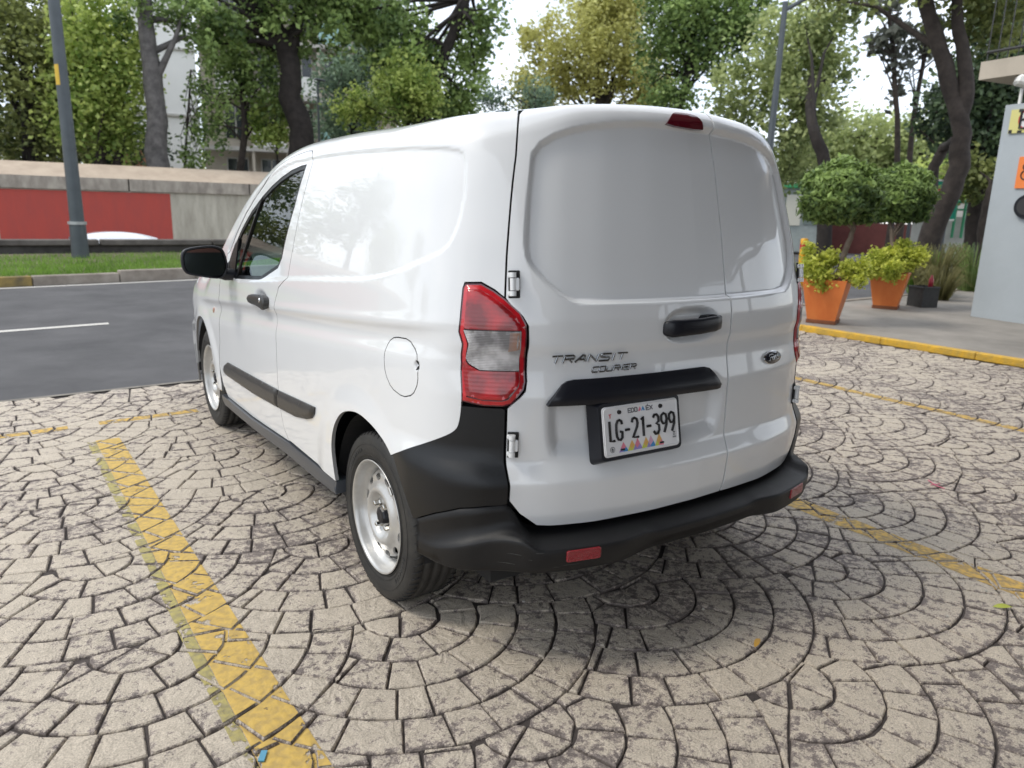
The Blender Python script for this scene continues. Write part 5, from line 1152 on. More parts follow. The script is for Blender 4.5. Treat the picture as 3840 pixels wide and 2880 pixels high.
tree('big_leaning_tree', 'thick brown trunk forking upward beside the sidewalk at the right', [(14.18, 6.67, 0.58), (14.20, 6.62, 1.25), (14.30, 6.43, 1.81), (14.34, 6.35, 2.45), (14.31, 6.40, 3.07), (14.20, 6.63, 3.87), (14.04, 6.93, 4.66), (13.84, 7.29, 5.63), (13.72, 7.50, 6.15)], .245, [((15.32, 6.61, 5.56), (1.1, 1, .8), 2300), ((14.06, 6.90, 6.08), (2.4, 1.4, .8), 3200), ((14.02, 8.92, 6.24), (1.2, 1, .5), 900)], 'olive', .12, bark, 19, limbs=[([(14.27, 6.48, 3.34), (14.30, 6.42, 3.86), (14.24, 6.55, 4.55), (14.14, 6.75, 5.24), (14.10, 6.82, 5.99)], .16, .09), ([(15.92, 7.66, 1.95), (15.91, 7.67, 2.57), (15.98, 7.54, 2.97), (15.17, 6.91, 3.07)], .13, .10)], spread=.24, n_limb=1)
tree('dark_evergreen', 'dark leafy mass between the thick trunk and the grey pillar', [(19.99, 8.42, 1.36), (19.94, 8.53, 2.32), (19.89, 8.63, 3.51)], .30, [((19.81, 8.82, 4.32), (1.0, 1, 1.4), 4200), ((19.93, 8.56, 5.21), (1.1, 1, 1.1), 2800), ((20.09, 8.21, 3.61), (.8, .8, 1.1), 2600), ((20.37, 9.93, 4.35), (.9, .8, .7), 1600), ((20.07, 8.24, 6.18), (1.2, 1, 1.3), 2600)], 'dark', .14, bark_dark, 20, spread=.24)
tree('tree_trunk', 'short thick brown trunk half hidden by the grey pillar', [(18.29, 7.33, 0.48), (18.26, 7.40, 1.15), (18.25, 7.42, 1.81), (18.28, 7.36, 2.25)], .26, [((19.05, 8.07, 2.51), (.9, .7, .5), 1500)], 'olive', .13, bark, 21, spread=.2)
tree('bushy_tree', 'pale yellowish foliage low between the trunk and the pillar', [(28.98, 12.81, 1.52), (28.94, 12.90, 2.20), (28.93, 12.92, 2.88)], .12, [((28.89, 13.00, 2.97), (1.3, .9, 1.1), 3400), ((30.10, 15.07, 2.78), (1.3, .9, .8), 2300)], 'lime', .15, bark, 22, spread=.26)
for i_, (x_, y_, h_, lf_, lb_) in enumerate(((-6.5, 29, 7.5, 'olive', 'olive tree just outside the left edge of the view beyond the wall'), (-12, 27, 9.5, 'green', 'tall green tree beyond the wall, mirrored in the van side behind the door'), (-18, 30, 8, 'lime', 'paler tree beyond the wall, mirrored lower in the van side'), (-25, 26, 10, 'green', 'second tall green tree mirrored toward the rear of the van side'), (-31, 22, 6.5, 'olive', 'low olive tree mirrored near the tail lamp'))):
    tree('bushy_tree', lb_, [(x_, y_, .5), (x_ + .2, y_, h_ * .5), (x_, y_ + .2, h_ * .8)], .22, [((x_, y_, h_ * .72), (2.6, 2.2, h_ * .27), 4200), ((x_ + 1.5, y_, h_ * .5), (1.8, 1.5, 1.3), 1900)], lf_, .20, bark, 60 + i_, spread=.4)
# far treeline so that the horizon never shows bare
leaf_cloud('treeline', [((x_, y_, 3.2), (6, 4, 3.4), 5200) for x_, y_ in ((-14, 52), (-4, 56), (8, 60), (22, 60), (34, 54), (44, 46), (52, 36), (58, 24), (60, 12))], LF['olive'], None, .34, 77, spread=.9)['kind'] = 'stuff'
# ---- right side: sidewalk and its yellow kerb
walk_m = mat('sidewalk_concrete', (.30, .275, .245), rough=.9, bump=.4, bscale=40, col2=(.20, .185, .165), vscale=1.3)
def kx2(y): return 6.293 + (3.985 - y) * .038
ys = list(np.linspace(-14, 5.3, 24)); ZW = .065
v = [(kx2(y) + .09, y, ZW) for y in ys] + [(24, y + (.0 if y < 4 else .9), ZW) for y in ys]
mesh('sidewalk', v, [(i, 24 + i, 25 + i, i + 1) for i in range(23)], walk_m, kind='structure')
kerb_paint = mat('yellow_kerb_paint', (.70, .40, .025), rough=.6, bump=.7, bscale=50, col2=(.46, .30, .06), vscale=11)
sw = bpy.data.objects['sidewalk']; y = -14.
while y < 5.2:
    k = MB(); k.box((kx2(y + .5) + .05, y + .5, ZW / 2 - .005), (.10, .998, ZW + .014), rz=.038, bev=.008); k.build('kerb_stone', kerb_paint, sw); y += 1.
k = MB(); k.box((15.2, 5.25 + .45, .02), (17.8, .12, .12), rz=.05); k.build('kerb_edge', kerb_c, sw)
# ---- orange planters with clipped trees
pot_o = mat('orange_painted_metal', (.68, .205, .050), rough=.5, bump=.2, bscale=30, col2=(.60, .15, .032), vscale=4.5, stretch=(1, 1, .4)); soil = mat('potting_soil', (.03, .022, .016), rough=1., bump=1., bscale=60)
pot_base = mat('planter_base_rust', (.22, .075, .03), rough=.8, var=.4, vscale=10)
def planter(label, loc, rz, h, bt, tt, lab2, crown, trunk, sh, seed, ct_n):
    o = thing('planter', label, 'planter', loc, rz)
    k = MB(); k.box((0, 0, .025), (bt * 2.12, bt * 2.12, .05), bev=.006); k.build('plinth', pot_base, o)
    z0, z1 = .05, h; v = []
    for z, a in ((z0, bt), (z1, tt), (z1, tt - .025), (z1 - .05, tt - .03)): v += [(-a, -a, z), (a, -a, z), (a, a, z), (-a, a, z)]
    f = [(0, 1, 5, 4), (1, 2, 6, 5), (2, 3, 7, 6), (3, 0, 4, 7), (4, 5, 9, 8), (5, 6, 10, 9), (6, 7, 11, 10), (7, 4, 8, 11), (8, 9, 13, 12), (9, 10, 14, 13), (10, 11, 15, 14), (11, 8, 12, 15)]
    mesh('tub', v, f, pot_o, o); mesh('soil', [(-tt + .03, -tt + .03, h - .045), (tt - .03, -tt + .03, h - .045), (tt - .03, tt - .03, h - .045), (-tt + .03, tt - .03, h - .045)], [(0, 1, 2, 3)], soil, o)
    base = Vector(loc) + Vector((0, 0, h - .05))
    t = thing('round_topiary_tree', lab2, 'potted tree', tuple(base)); rg = random.Random(seed)
    tp = [Vector(p) - base for p in trunk]; k = MB(); k.tube(jitter_path([tuple(p) for p in tp], rg, .006), [.045 - .018 * i / (3 * (len(tp) - 1)) for i in range(3 * (len(tp) - 1) + 1)], 10, wob=.08, rng=rg); k.build('trunk', bark_pale, t)
    c, r = crown; c = Vector(c) - base
    for i in range(7):
        e = c + Vector((rg.uniform(-.6, .6) * r[0], rg.uniform(-.6, .6) * r[1], rg.uniform(-.5, .2) * r[2])); s_ = tp[-1].lerp(tp[-2], rg.uniform(0, .6)); k = MB(); k.tube([s_, s_.lerp(e, .5) + Vector((0, 0, -.02)), e], [.018, .012, .006], 6); k.build('limb', bark_pale, t)
    g = np.random.default_rng(seed); n = ct_n; u = g.normal(size=(n, 3)); u /= np.linalg.norm(u, axis=1, keepdims=True); rad = (.62 + .40 * g.random(n) ** .5) * (1 + .11 * np.sin(u[:, 0] * 7 + seed) * np.sin(u[:, 1] * 6 + seed) + .07 * np.sin(u[:, 2] * 9 + u[:, 0] * 4) + g.normal(0, .035, n)); 
    P_ = np.array(c) + u * rad[:, None] * np.array(r); P_[:, 2] = np.maximum(P_[:, 2], c.z - r[2] * .80 + g.random(n) * .06)
    leaf_cloud('crown', [((0, 0, 0), (.01, .01, .01), 4)], LF['topiary'], t, .001, 1)
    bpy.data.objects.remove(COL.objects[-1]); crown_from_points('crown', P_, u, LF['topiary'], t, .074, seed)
    sh = (sh[0], [(a_, b_, c_, r_ * 1.15, int(n_ * 1.9)) for a_, b_, c_, r_, n_ in sh[1]]); s = thing('potted_shrub', sh[0], 'shrub', tuple(base)); leaf_cloud('leaves', [((q[0] - base.x, q[1] - base.y, q[2] - base.z), q[3], q[4]) for q in sh[1]], LF['acid'], s, .042, seed + 5, cl=14, spread=.035)
    k = MB()
    for q in sh[1]:
        for i in range(5): e = Vector((q[0] - base.x + rg.uniform(-.1, .1), q[1] - base.y + rg.uniform(-.1, .1), q[2] - base.z)); k.tube([(e.x * .3, e.y * .3, 0), (e.x * .8, e.y * .8, e.z * .5), e], [.006, .004, .002], 5)
    k.build('stems', bark_pale, s, kind='stuff')
bark_pale = mat('pale_bark', (.20, .155, .12), rough=.9, bump=.6, bscale=40, col2=(.11, .085, .065), vscale=9)
def crown_from_points(name, C, u, m, parent, size, seed):
    g = np.random.default_rng(seed); n = len(C); sz = size * g.uniform(.7, 1.3, n); nrm = u + g.normal(0, .55, (n, 3)); nrm /= np.linalg.norm(nrm, axis=1, keepdims=True); a = g.normal(size=(n, 3)); a -= (a * nrm).sum(1, keepdims=True) * nrm; a /= np.linalg.norm(a, axis=1, keepdims=True); b = np.cross(nrm, a)
    a = a * (sz * .62)[:, None]; b = b * (sz * .30)[:, None]; f_ = nrm * (sz * .12)[:, None]
    V = np.stack([C - a, C + b - f_, C + a, C - b - f_], 1).reshape(-1, 3); F_ = [(4 * i, 4 * i + 1, 4 * i + 2, 4 * i + 3) for i in range(n)]
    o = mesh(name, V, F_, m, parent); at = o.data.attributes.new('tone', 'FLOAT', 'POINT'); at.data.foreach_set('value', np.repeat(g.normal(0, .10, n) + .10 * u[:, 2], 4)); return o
p1 = (6.82, 4.065, ZW); p2 = (9.19, 4.585, ZW)
planter('tapered square orange planter nearest the van', p1, R(24), .56, .168, .262, 'round clipped tree with a forked trunk in the orange planter nearest the van', ((6.81, 4.04, 1.64), (.465, .465, .42)),
        [(6.80, 4.08, .58), (6.83, 3.92, 0.71), (6.84, 3.91, 0.95), (6.87, 3.86, 1.14), (6.88, 3.84, 1.28)], ('thin yellow-green shrub round the foot of the nearer clipped tree', [(*(6.57, 4.14, 0.76), .11, 520), (*(6.79, 4.07, 0.87), .10, 420), (*(6.60, 4.01, 0.65), .12, 520), (*(6.85, 3.79, 0.75), .09, 420), (*(6.92, 3.69, 0.78), .07, 300), (*(6.58, 4.21, 0.98), .05, 120), (*(6.81, 3.67, 0.65), .06, 160)]), 31, 6200)
planter('tapered square orange planter farther from the van beside the black crate', p2, R(24), .535, .165, .262, 'round clipped tree in the orange planter beside the black crate', ((9.25, 4.65, 1.70), (.48, .48, .45)),
        [(9.19, 4.60, .55), (9.09, 4.51, 0.74), (9.07, 4.55, 1.01), (9.05, 4.59, 1.24)], ('thick yellow-green shrub spilling over the planter beside the black crate', [(*(8.92, 4.62, 0.77), .15, 1100), (*(9.10, 4.49, 0.84), .15, 1100), (*(9.18, 4.36, 0.81), .13, 900), (*(8.79, 4.64, 0.65), .10, 500), (*(9.25, 4.23, 0.88), .09, 400), (*(8.83, 4.38, 0.65), .12, 700), (*(9.24, 4.45, 1.01), .06, 160)]), 32, 5600)
# ---- black crate with odds and ends
cx_, cy_ = 9.99, 4.46; crate_m = mat('scuffed_black_plastic', (.022, .022, .023), rough=.6, bump=.4, bscale=30, col2=(.04, .04, .038), vscale=18)
cr_ = thing('black_crate', 'scuffed black plastic crate on the sidewalk right of the planters', 'crate', (cx_, cy_, ZW), R(-18)); cr_.scale = (.84, .84, .84); k = MB()
for dx, dy, sx_, sy_ in ((0, -.17, .36, .015), (0, .17, .36, .015), (-.17, 0, .015, .33), (.17, 0, .015, .33)): k.box((dx, dy, .19), (sx_, sy_, .38))
k.build('side', crate_m, cr_); k = MB(); k.box((0, 0, .01), (.35, .33, .02)); k.build('base', crate_m, cr_); k = MB(); k.box((0, -.185, .36), (.38, .02, .035), bev=.006); k.box((0, .185, .36), (.38, .02, .035), bev=.006); k.box((-.185, 0, .36), (.02, .35, .035), bev=.006); k.box((.185, 0, .36), (.02, .35, .035), bev=.006); k.build('rim', crate_m, cr_)
k = MB(); k.box((.0, 0, .33), (.33, .30, .02)); k.build('lid', crate_m, cr_)
red_p = mat('red_plastic', (.38, .03, .05), rough=.35); b = thing('red_bottle', 'small red bottle standing in the top of the black crate', 'bottle', (cx_ + .10, cy_ - .04, ZW + .285)); v, f = lathe([(0, .0), (0, .035), (.14, .035), (.17, .015), (.20, .015), (.20, 0)], 14); mesh('body', [(y, z, x) for x, y, z in v], f, red_p, b, True)
# ---- tussocks
def tussock(label, loc, h, n, r, m, seed):
    o = thing('grass_tussock', label, 'grass clump', loc); g = np.random.default_rng(seed); a = g.uniform(0, 6.28, n); q = r * .4 * g.random(n) ** .5; bx, by = q * np.cos(a), q * np.sin(a); hh = h * g.uniform(.5, 1.1, n); ln = g.uniform(.15, 1., n) * r; w_ = .008
    V = []; F_ = []
    for i in range(n):
        dx, dy = math.cos(a[i]) * ln[i], math.sin(a[i]) * ln[i]; px, py = -math.sin(a[i] + 1) * w_, math.cos(a[i] + 1) * w_; b = len(V)
        for t, zz, wk in ((0, 0, 1), (.35, .62, .9), (.75, 1., .6), (1.25, .92 - .3 * g.random(), .1)): V += [(bx[i] + dx * t - px * wk, by[i] + dy * t - py * wk, hh[i] * zz), (bx[i] + dx * t + px * wk, by[i] + dy * t + py * wk, hh[i] * zz)]
        F_ += [(b + 2 * k, b + 2 * k + 1, b + 2 * k + 3, b + 2 * k + 2) for k in range(3)]
    ob = mesh('blades', V, F_, m, o); at = ob.data.attributes.new('tone', 'FLOAT', 'POINT'); at.data.foreach_set('value', np.repeat(g.normal(0, .12, n), 8)); return o
straw = leaf_mat('straw_blades', (.10, .10, .035), (.34, .31, .14), .4)
q = (11.84, 5.30, 0.33); tussock('tall straw-coloured grass clump at the foot of the thick trunk', (q[0], q[1], ZW), .85, 420, .50, straw, 1)
q = (12.02, 5.61, 0.27); tussock('darker green grass clump between the second planter and the thick trunk', (q[0], q[1], ZW), .75, 260, .40, gm, 2)
q = (11.29, 4.84, 0.35); tussock('short drooping straw grass clump behind the black crate', (q[0], q[1], ZW), .55, 260, .34, straw, 3)
q = (13.66, 5.45, 0.34); tussock('dark green grass clump against the grey pillar', (q[0], q[1], ZW), .85, 340, .50, LF['green'], 4)
# ---- yellow bollard with hanging tool behind the van corner
q = (7.11, 4.67, 0.57); bo = thing('bollard', 'yellow and red bollard peeping out behind the van rear corner', 'bollard', (q[0], q[1], ZW)); yel = mat('signal_yellow', (.70, .36, .015), rough=.4)
zt = (7.08, 4.72, 1.10)[2] - ZW; k = MB(); k.tube([(0, 0, 0), (0, 0, zt - .14)], .047, 16); k.build('post', yel, bo); k = MB(); k.tube([(0, 0, zt - .14), (0, 0, zt - .07)], .049, 16); k.build('red_band', mat('signal_red', (.50, .015, .02), rough=.4), bo); k = MB(); k.tube([(0, 0, zt - .07), (0, 0, zt - .01), (0, 0, zt)], [.049, .049, .036], 16); k.build('cap', yel, bo)
k = MB(); k.tube([(-.01, -.06, zt - .16), (.0, -.08, zt - .22), (-.015, -.07, zt - .30)], [.022, .028, .018], 10); k.build('nozzle_holder', gloss_black, bo)
# ---- grey pillar, cantilever slab, signs
pil_m = mat('pale_blue_grey_render', (.40, .44, .47), rough=.7, bump=.15, bscale=25, var=.10, vscale=1.1)
f0 = Vector((9.51, 3.51, 0)); f1 = Vector((9.39, 2.775, 0)); t0 = Vector((9.511, 3.515, 2.909)); dirp = (f1 - f0).normalized(); away = Vector((-dirp.y, dirp.x, 0)); away = away if away.x > 0 else -away
bd = thing('forecourt_building', 'pale grey wedge pillar carrying a cream balcony slab at the right edge', 'building', (0, 0, 0))
ztp = t0.z; sh = (Vector((t0.x, t0.y, 0)) - f0).dot(dirp)
def PP(u, w, z): p = f0 + dirp * u + away * w; return (p.x, p.y, z)
v = [PP(0, 0, ZW - .03), PP(3.0, 0, ZW - .03), PP(3.0, .5, ZW - .03), PP(0, .5, ZW - .03), PP(sh, 0, ztp), PP(3.0, 0, ztp), PP(3.0, .5, ztp), PP(sh, .5, ztp)]
mesh('pillar', v, [(0, 1, 5, 4), (1, 2, 6, 5), (2, 3, 7, 6), (3, 0, 4, 7), (4, 5, 6, 7)], pil_m, bd)
slab_u = mat('cream_slab', (.50, .44, .36), rough=.85, var=.2, vscale=1.5)
s0 = Vector((9.52, 3.91, 3.39)); k = MB(); v = [PP(0, 0, 0)]
a0 = Vector((9.51, 3.92, 3.50)); z_s = a0.z - .0; zb = Vector((9.53, 3.89, 3.27)).z; c0 = Vector((a0.x, a0.y, 0))
def QQ(u, w, z): p = c0 + dirp * u + away * w; return (p.x, p.y, z)
v = [QQ(0, 0, zb), QQ(6, 0, zb), QQ(6, 5, zb), QQ(0, 5, zb), QQ(0, 0, z_s), QQ(6, 0, z_s), QQ(6, 5, z_s), QQ(0, 5, z_s)]
mesh('balcony_slab', v, [(3, 2, 1, 0), (0, 1, 5, 4), (1, 2, 6, 5), (2, 3, 7, 6), (3, 0, 4, 7), (4, 5, 6, 7)], slab_u, bd)
k = MB(); 
for u in np.arange(.04, 5.9, .14): k.tube([QQ(u, .05, z_s), QQ(u, .05, z_s + 1.0)], .008, 5)
k.tube([QQ(.03, .05, z_s + 1.0), QQ(5.9, .05, z_s + 1.0)], .02, 6); k.tube([QQ(.03, .05, z_s + .12), QQ(5.9, .05, z_s + .12)], .02, 6); k.build('railing', steel, bd)
k = MB(); k.tube([QQ(.62, .3, z_s), QQ(.62, .3, z_s + .26)], [.16, .19], 12); k.build('balcony_pot', mat('dark_pot', (.05, .045, .04), rough=.7), bd); k = MB(); k.tube([QQ(.72, .3, z_s + .26), QQ(.72, .3, z_s + .42)], [.10, .06], 12); k.build('finial', white_r, bd)
def on_pillar(u, z, w=-.006): return PP(u, w, z)
def uz(px, py):                                # the point of the pillar's face nearest a given spot
    p = Vector(px); return (Vector((p.x, p.y, 0)) - f0).dot(dirp), p.z
S1 = (9.497, 3.429, 2.836), (9.494, 3.412, 2.536); S2 = (9.461, 3.208, 2.229), (9.460, 3.202, 1.826); S3 = (9.453, 3.160, 1.592)
def plate_on(nm, lab, cat, u0, z0, w_, h_, m, th=.02, skew=0):
    o = thing(nm, lab, cat, PP(u0, -.0, z0)); b0 = Vector(PP(u0, 0, z0)); q = [(0, 0), (w_, 0), (w_ + skew, h_), (skew, h_)]
    v = [Vector(PP(u0 + a, -.002, z0 + b)) - b0 for a, b in q] + [Vector(PP(u0 + a, -.002 - th, z0 + b)) - b0 for a, b in q]; mesh('panel', v, [(0, 1, 2, 3), (7, 6, 5, 4), (0, 4, 5, 1), (1, 5, 6, 2), (2, 6, 7, 3), (3, 7, 4, 0)], m, o)
    return o, (lambda a, b, e=.0: Vector(PP(u0 + a, -.002 - th - e, z0 + b)) - b0)
u_, z_ = uz(S1[1], 0); z1_ = uz(S1[0], 0)[1]; hh = z1_ - z_
pale_y = mat('pale_yellow_print', (.62, .58, .22), rough=.5); blk = mat('print_black', (.02, .02, .02), rough=.5); wht = mat('print_white', (.70, .70, .70), rough=.5); rdp = mat('print_ring_red', (.45, .04, .04), rough=.5)
o, F1 = plate_on('parking_sign', 'pale yellow sign with a big E in a red ring high on the pillar', 'sign', u_, z_, .62, hh, pale_y)
def ring_on(Fm, a, b, r0, r1, m, nm, par, e, n=28):
    v = [Fm(a + r * math.cos(q), b + r * math.sin(q), e) for r in (r0, r1) for q in np.linspace(0, 2 * math.pi, n, endpoint=False)]
    f = [(i, (i + 1) % n, n + (i + 1) % n, n + i) for i in range(n)] if r0 > 0 else [tuple(range(n, 2 * n))]; return mesh(nm, v, f, m, par)
c_a = .235; c_b = hh * .55; ring_on(F1, c_a, c_b, 0, hh * .40, wht, 'sign_disc', o, .001); ring_on(F1, c_a, c_b, hh * .36, hh * .42, rdp, 'sign_ring', o, .002)
k = MB(); w2 = hh * .035
for p in ([(c_a - .02, c_b + .11), (c_a - .09, c_b + .11), (c_a - .09, c_b - .11), (c_a - .02, c_b - .11)], [(c_a - .09, c_b), (c_a - .03, c_b)]): k.tube([F1(a, b, .004) for a, b in p], .016, 6)
k.build('sign_letter', blk, o)
for (a, b, w_, h_) in ((.005, .0, .045, .045), (.12, .0, .06, .03), (.10, hh - .04, .06, .04)): mesh('sign_block', [F1(a, b, .0012), F1(a + w_, b, .0012), F1(a + w_, b + h_, .0012), F1(a, b + h_, .0012)], [(0, 1, 2, 3)], blk, o)
u_, z_ = uz(S2[1], 0); z1_ = uz(S2[0], 0)[1]; hh = z1_ - z_
o, F2 = plate_on('orange_number_sign', 'orange placard with a dark figure 8 on the grey pillar', 'sign', u_, z_, .50, hh, mat('orange_print', (.80, .22, .05), rough=.5))
k = MB()
for cb, rr_ in ((hh * .68, hh * .11), (hh * .42, hh * .145)): k.tube([F2(.118 + rr_ * math.cos(q), cb + rr_ * math.sin(q), .002) for q in np.linspace(0, 2 * math.pi, 25)], .009, 5, cap=False)
k.build('numeral', blk, o)
u_, z_ = uz(S3, 0); z0_ = z_ 
o = thing('black_round_speaker', 'black round glossy disc fixed low on the grey pillar', 'speaker', PP(u_ + .16, 0, z0_)); b0 = Vector(PP(u_ + .16, 0, z0_))
for nm, r0, w0, m in (('ring', .165, -.05, gloss_black), ('cone', .120, -.056, mat('speaker_cone', (.03, .03, .032), rough=.6))):
    n = 32; v = [Vector(PP(u_ + .16 + r0 * math.cos(q), 0, z0_ + r0 * math.sin(q))) - b0 for q in np.linspace(0, 2 * math.pi, n, endpoint=False)] + [Vector(PP(u_ + .16 + r0 * .9 * math.cos(q), w0, z0_ + r0 * .9 * math.sin(q))) - b0 for q in np.linspace(0, 2 * math.pi, n, endpoint=False)]
    mesh(nm, v, [(i, (i + 1) % n, n + (i + 1) % n, n + i) for i in range(n)] + [tuple(range(n, 2 * n))], m, o)
fl_ = thing('flood_light', 'small white floodlight on a bracket above the grey pillar', 'floodlight', PP(sh + .14, .06, ztp)); k = MB(); k.tube([(0, 0, 0), (0, 0, .20)], .022, 8); k.build('bracket', white_r, fl_); k = MB(); k.box((.0, -.06, .27), (.26, .30, .12), rz=.6, rx=.25, bev=.03); k.build('lamp_housing', white_r, fl_)
# ---- across the street on the right: booth, green rails, white wall, sign
bs = (23.45, 16.38, 0.73); o = thing('ticket_booth', 'small pale booth with a green roof edge just right of the van', 'booth', (bs[0], bs[1], 0), R(-40)); k = MB(); k.box((0, 0, 1.25), (1.9, 1.6, 2.3)); k.build('wall', mat('booth_grey', (.36, .40, .39), rough=.8, var=.2), o); k = MB(); k.box((0, 0, 2.47), (2.3, 2.0, .16), bev=.03); k.build('roof', mat('bright_green_paint', (.06, .38, .16), rough=.5), o); k = MB(); k.box((-.45, -.82, 1.6), (.55, .04, 1.1)); k.build('window', mat('booth_pale_panel', (.62, .60, .52), rough=.6), o); k = MB(); k.box((.3, -.82, 1.6), (.7, .04, 1.0)); k.build('window', mat('booth_glass', (.18, .22, .21), rough=.2), o)
mar = mat('maroon_wall_paint', (.13, .035, .03), rough=.8, var=.3, vscale=2); whw = mat('white_wall', (.58, .57, .54), rough=.85, bump=.2, bscale=15, col2=(.42, .41, .38), vscale=1.2)
def wall_between(nm, lab, p, q, z0, z1, th, m, cat='wall'):
    rz, L_ = facing(p, q); o = thing(nm, lab, cat, (p[0], p[1], 0), rz); k = MB(); k.box((L_ / 2, th / 2, (z0 + z1) / 2), (L_, th, z1 - z0)); k.build('wall', m, o); return o, L_
wall_between('maroon_wall', 'low dark maroon wall behind the round clipped trees across the street', (25.47, 16.97, 0.81), (27.44, 13.68, 0.95), -.1, (26.52, 15.32, 1.20)[2], .2, mar)
wall_between('red_panel_wall', 'short bright red panel beside the booth across the street', (24.24, 16.12, 0.84), (24.40, 15.88, 0.85), -.1, (24.28, 16.06, 1.29)[2], .15, red_m, 'panel')
o, L_ = wall_between('white_wall', 'low white wall under green railings right of the thick trunk', (21.95, 11.22, 1.02), (22.82, 9.44, 1.09), -.1, (22.40, 10.35, 1.50)[2], .2, whw)
o2, L2 = wall_between('pale_ramp_wall', 'long white wall of the far ramp behind the green railings', (27.36, 13.83, 1.64), (28.31, 11.88, 1.69), 0, (27.74, 13.07, 2.13)[2], .2, whw)
gp = mat('green_rail_paint', (.04, .27, .13), rough=.5); p, q = (21.87, 10.30, 1.05), (22.36, 9.26, 1.10); rz, L_ = facing(p, q); z_r = (22.08, 9.86, 1.94)[2]; z_m = (22.11, 9.80, 1.48)[2]
rl = thing('green_railing', 'green tube railing along the white wall right of the thick trunk', 'railing', (p[0], p[1], 0), rz)
for zz_ in (z_r, (z_r + z_m) / 2): k = MB(); k.tube([(0, 0, zz_), (L_, 0, zz_)], .045 if zz_ == z_r else .03, 8); k.build('rail', gp, rl)
for i in range(5): k = MB(); k.tube([(.1 + i * (L_ - .2) / 4, 0, z_m - .6), (.1 + i * (L_ - .2) / 4, 0, z_r)], .04, 8); k.build('post', gp, rl)
gs = (20.37, 9.94, 1.32); rz, _ = facing((20.26, 10.13, 1.84), (20.59, 9.50, 1.85)); zt_, zb_ = (20.38, 9.91, 2.51)[2], (20.45, 9.77, 1.38)[2]
sg_ = thing('green_road_sign', 'green road sign with a no-left-turn disc behind the thick leaning trunk', 'sign', (gs[0], gs[1], 0), rz); k = MB(); k.box((0, 0, (zt_ + zb_) / 2), (1.35, .05, zt_ - zb_), bev=.01); k.build('panel', mat('road_sign_green', (.0, .20, .13), rough=.4), sg_)
k = MB(); k.tube([(-.45, .06, 0), (-.45, .06, zt_)], .05, 8); k.tube([(.45, .06, 0), (.45, .06, zt_)], .05, 8); k.build('post', post_m, sg_)
for r0, r1, m, e in ((0, .20, wht, -.028), (.165, .21, rdp, -.031)):
    n = 24; v = [(.25 + r * math.cos(t_), e, zt_ - .45 + r * math.sin(t_)) for r in (r0, r1) for t_ in np.linspace(0, 2 * math.pi, n, endpoint=False)]; mesh('sign_disc', v, [(i, (i + 1) % n, n + (i + 1) % n, n + i) for i in range(n)], m, sg_)
k = MB(); k.tube([(.32, -.034, zt_ - .58), (.32, -.034, zt_ - .42), (.18, -.034, zt_ - .38)], .016, 5); k.tube([(.12, -.036, zt_ - .32), (.38, -.036, zt_ - .58)], .014, 5); k.build('sign_arrow', blk, sg_)
k = MB(); 
for i, ww in enumerate((.12, .10, .13)): k.box((.02 + i * .16, -.03, zt_ - .80), (ww, .01, .07))
k.box((0, -.03, zt_ - .02), (1.33, .012, .04)); k.box((0, -.03, zb_ + .02), (1.33, .012, .04)); k.build('sign_band', wht, sg_)
# ---- litter on the paving
leafy = mat('fallen_leaf_orange', (.55, .30, .03), rough=.5); leafg = mat('fallen_leaf_green', (.38, .42, .06), rough=.5)
def fallen(lab, loc, rz, m, ln=.045):
    v = []; 
    for i in range(7): t_ = i / 6; w_ = .28 * math.sin(math.pi * t_) ** .7; v += [((t_ - .5) * ln, w_ * ln * .5, .003 + .010 * abs(math.sin(t_ * 3))), ((t_ - .5) * ln, -w_ * ln * .5, .004 + .004 * t_)]
    o = mesh('fallen_leaf', v, [(2 * i, 2 * i + 1, 2 * i + 3, 2 * i + 2) for i in range(6)], m); o.location = loc; o.rotation_euler = (0, 0, rz); tag(o, lab, 'leaf'); return o
fallen('small orange leaf lying on the dark paving behind the rear bumper', (0.095, -0.204, 0.003), .4, leafy, .06); fallen('yellow-green leaf lying beside the faded yellow line at the right', (1.072, -0.532, 0.003), -.6, leafg, .075)
q = (-1.424, 0.134, 0.003); k = MB(); k.box((0, 0, .004), (.016, .038, .004), rz=-.5); o = k.build('torn_wrapper', mat('foil_blue', (.10, .30, .42), rough=.3, metal=.4), None); o.location = q; tag(o, 'tiny torn blue wrapper on the yellow line at the bottom edge', 'wrapper')
for i, (a, b) in enumerate(((1320, 742), (1660, 806), (1580, 850))): pass
k = MB(); rg = random.Random(8)
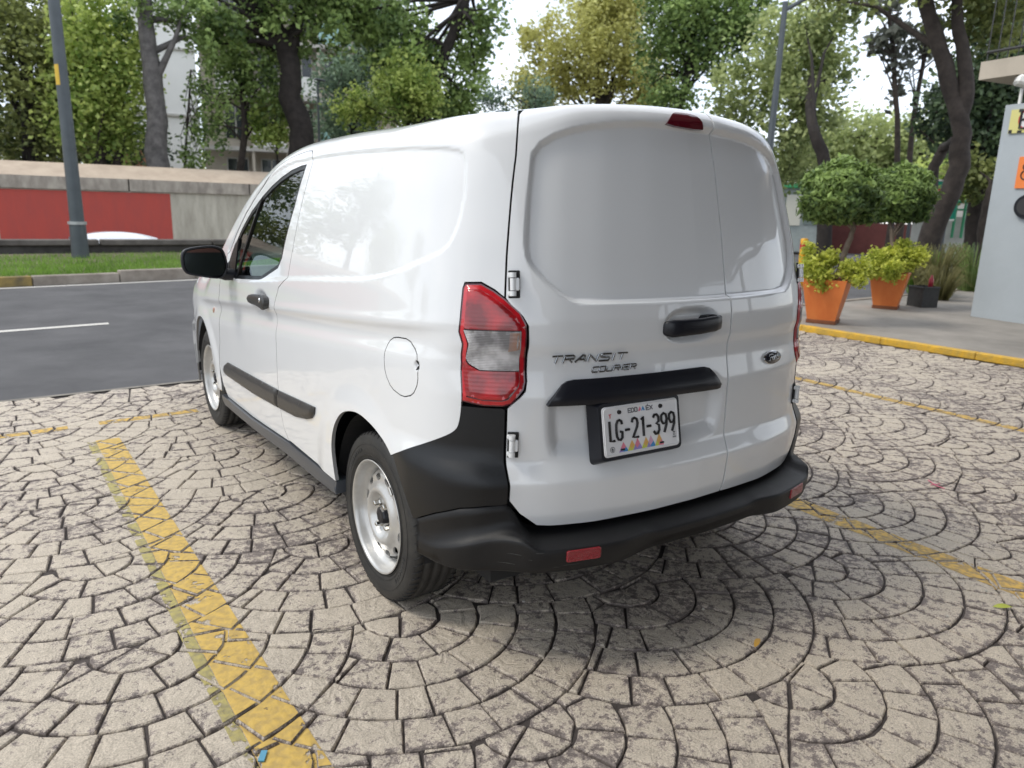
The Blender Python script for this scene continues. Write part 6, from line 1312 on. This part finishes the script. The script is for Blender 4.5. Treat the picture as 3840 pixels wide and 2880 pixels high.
for i in range(70):
    x_, y_ = rg.uniform(-2.2, 5.8), rg.uniform(-1.0, 3.8); k.box((x_, y_, .004), (rg.uniform(.003, .009), rg.uniform(.003, .008), .005), rz=rg.uniform(0, 3))
k.build('grit', mat('pale_grit', (.5, .48, .44), rough=.9), None, kind='stuff')
pk = MB()
q1 = (2.205, 0.324, 0.003); q2 = (2.153, 0.212, 0.003); pk.tube([Vector(q1) + Vector((0, 0, .004)), Vector((2.156, 0.256, 0.003)) + Vector((0, 0, .004)), Vector(q2) + Vector((0, 0, .004))], .003, 4); pk.tube([Vector((2.143, 0.279, 0.003)) + Vector((0, 0, .004)), Vector((2.203, 0.261, 0.003)) + Vector((0, 0, .004))], .003, 4)
o = pk.build('chalk_mark', mat('pink_spray', (.60, .16, .24), rough=.8), None); tag(o, 'pink spray mark on the paving at the right', 'mark')
# ---- the canopy behind the photographer, seen in the door mirror and the rear doors
dk = mat('dark_canopy_steel', (.035, .037, .04), rough=.7); cn = thing('canopy', 'dark beamed canopy mirrored in the driver door mirror', 'canopy', (3.6, -9.5, 0))
k = MB(); k.box((2.6, 1.6, 4.05), (18, 15.6, .30)); k.build('canopy_roof', mat('canopy_ceiling', (.34, .31, .29), rough=.8, var=.2, vscale=1), cn)
for i in range(9): k = MB(); k.box((2.6, -5.8 + i * 1.83, 3.82), (18, .10, .22)); k.build('beam', dk, cn)
for i in range(7): k = MB(); k.box((-6.2 + i * 2.9, 1.6, 3.66), (.14, 15.4, .16)); k.build('girder', dk, cn)
for a in (-3.9, 9.2):
    for b in (-5.5, 3.0): k = MB(); k.box((a, b, 1.95), (.28, .28, 3.9)); k.build('column', pil_m, cn)
bw = thing('shop_front', 'reddish shop front reflected in the rear doors', 'building', (3.6, -16.4, 0)); k = MB(); k.box((1.2, 0, 2.0), (15, .3, 4.0)); k.build('wall', mat('terracotta_wall', (.25, .115, .09), rough=.8, var=.2, vscale=1), bw)
for i in range(4): k = MB(); k.box((-4.4 + i * 3.7, .18, 1.35), (2.6, .06, 2.3)); k.build('window', dark_win, bw)
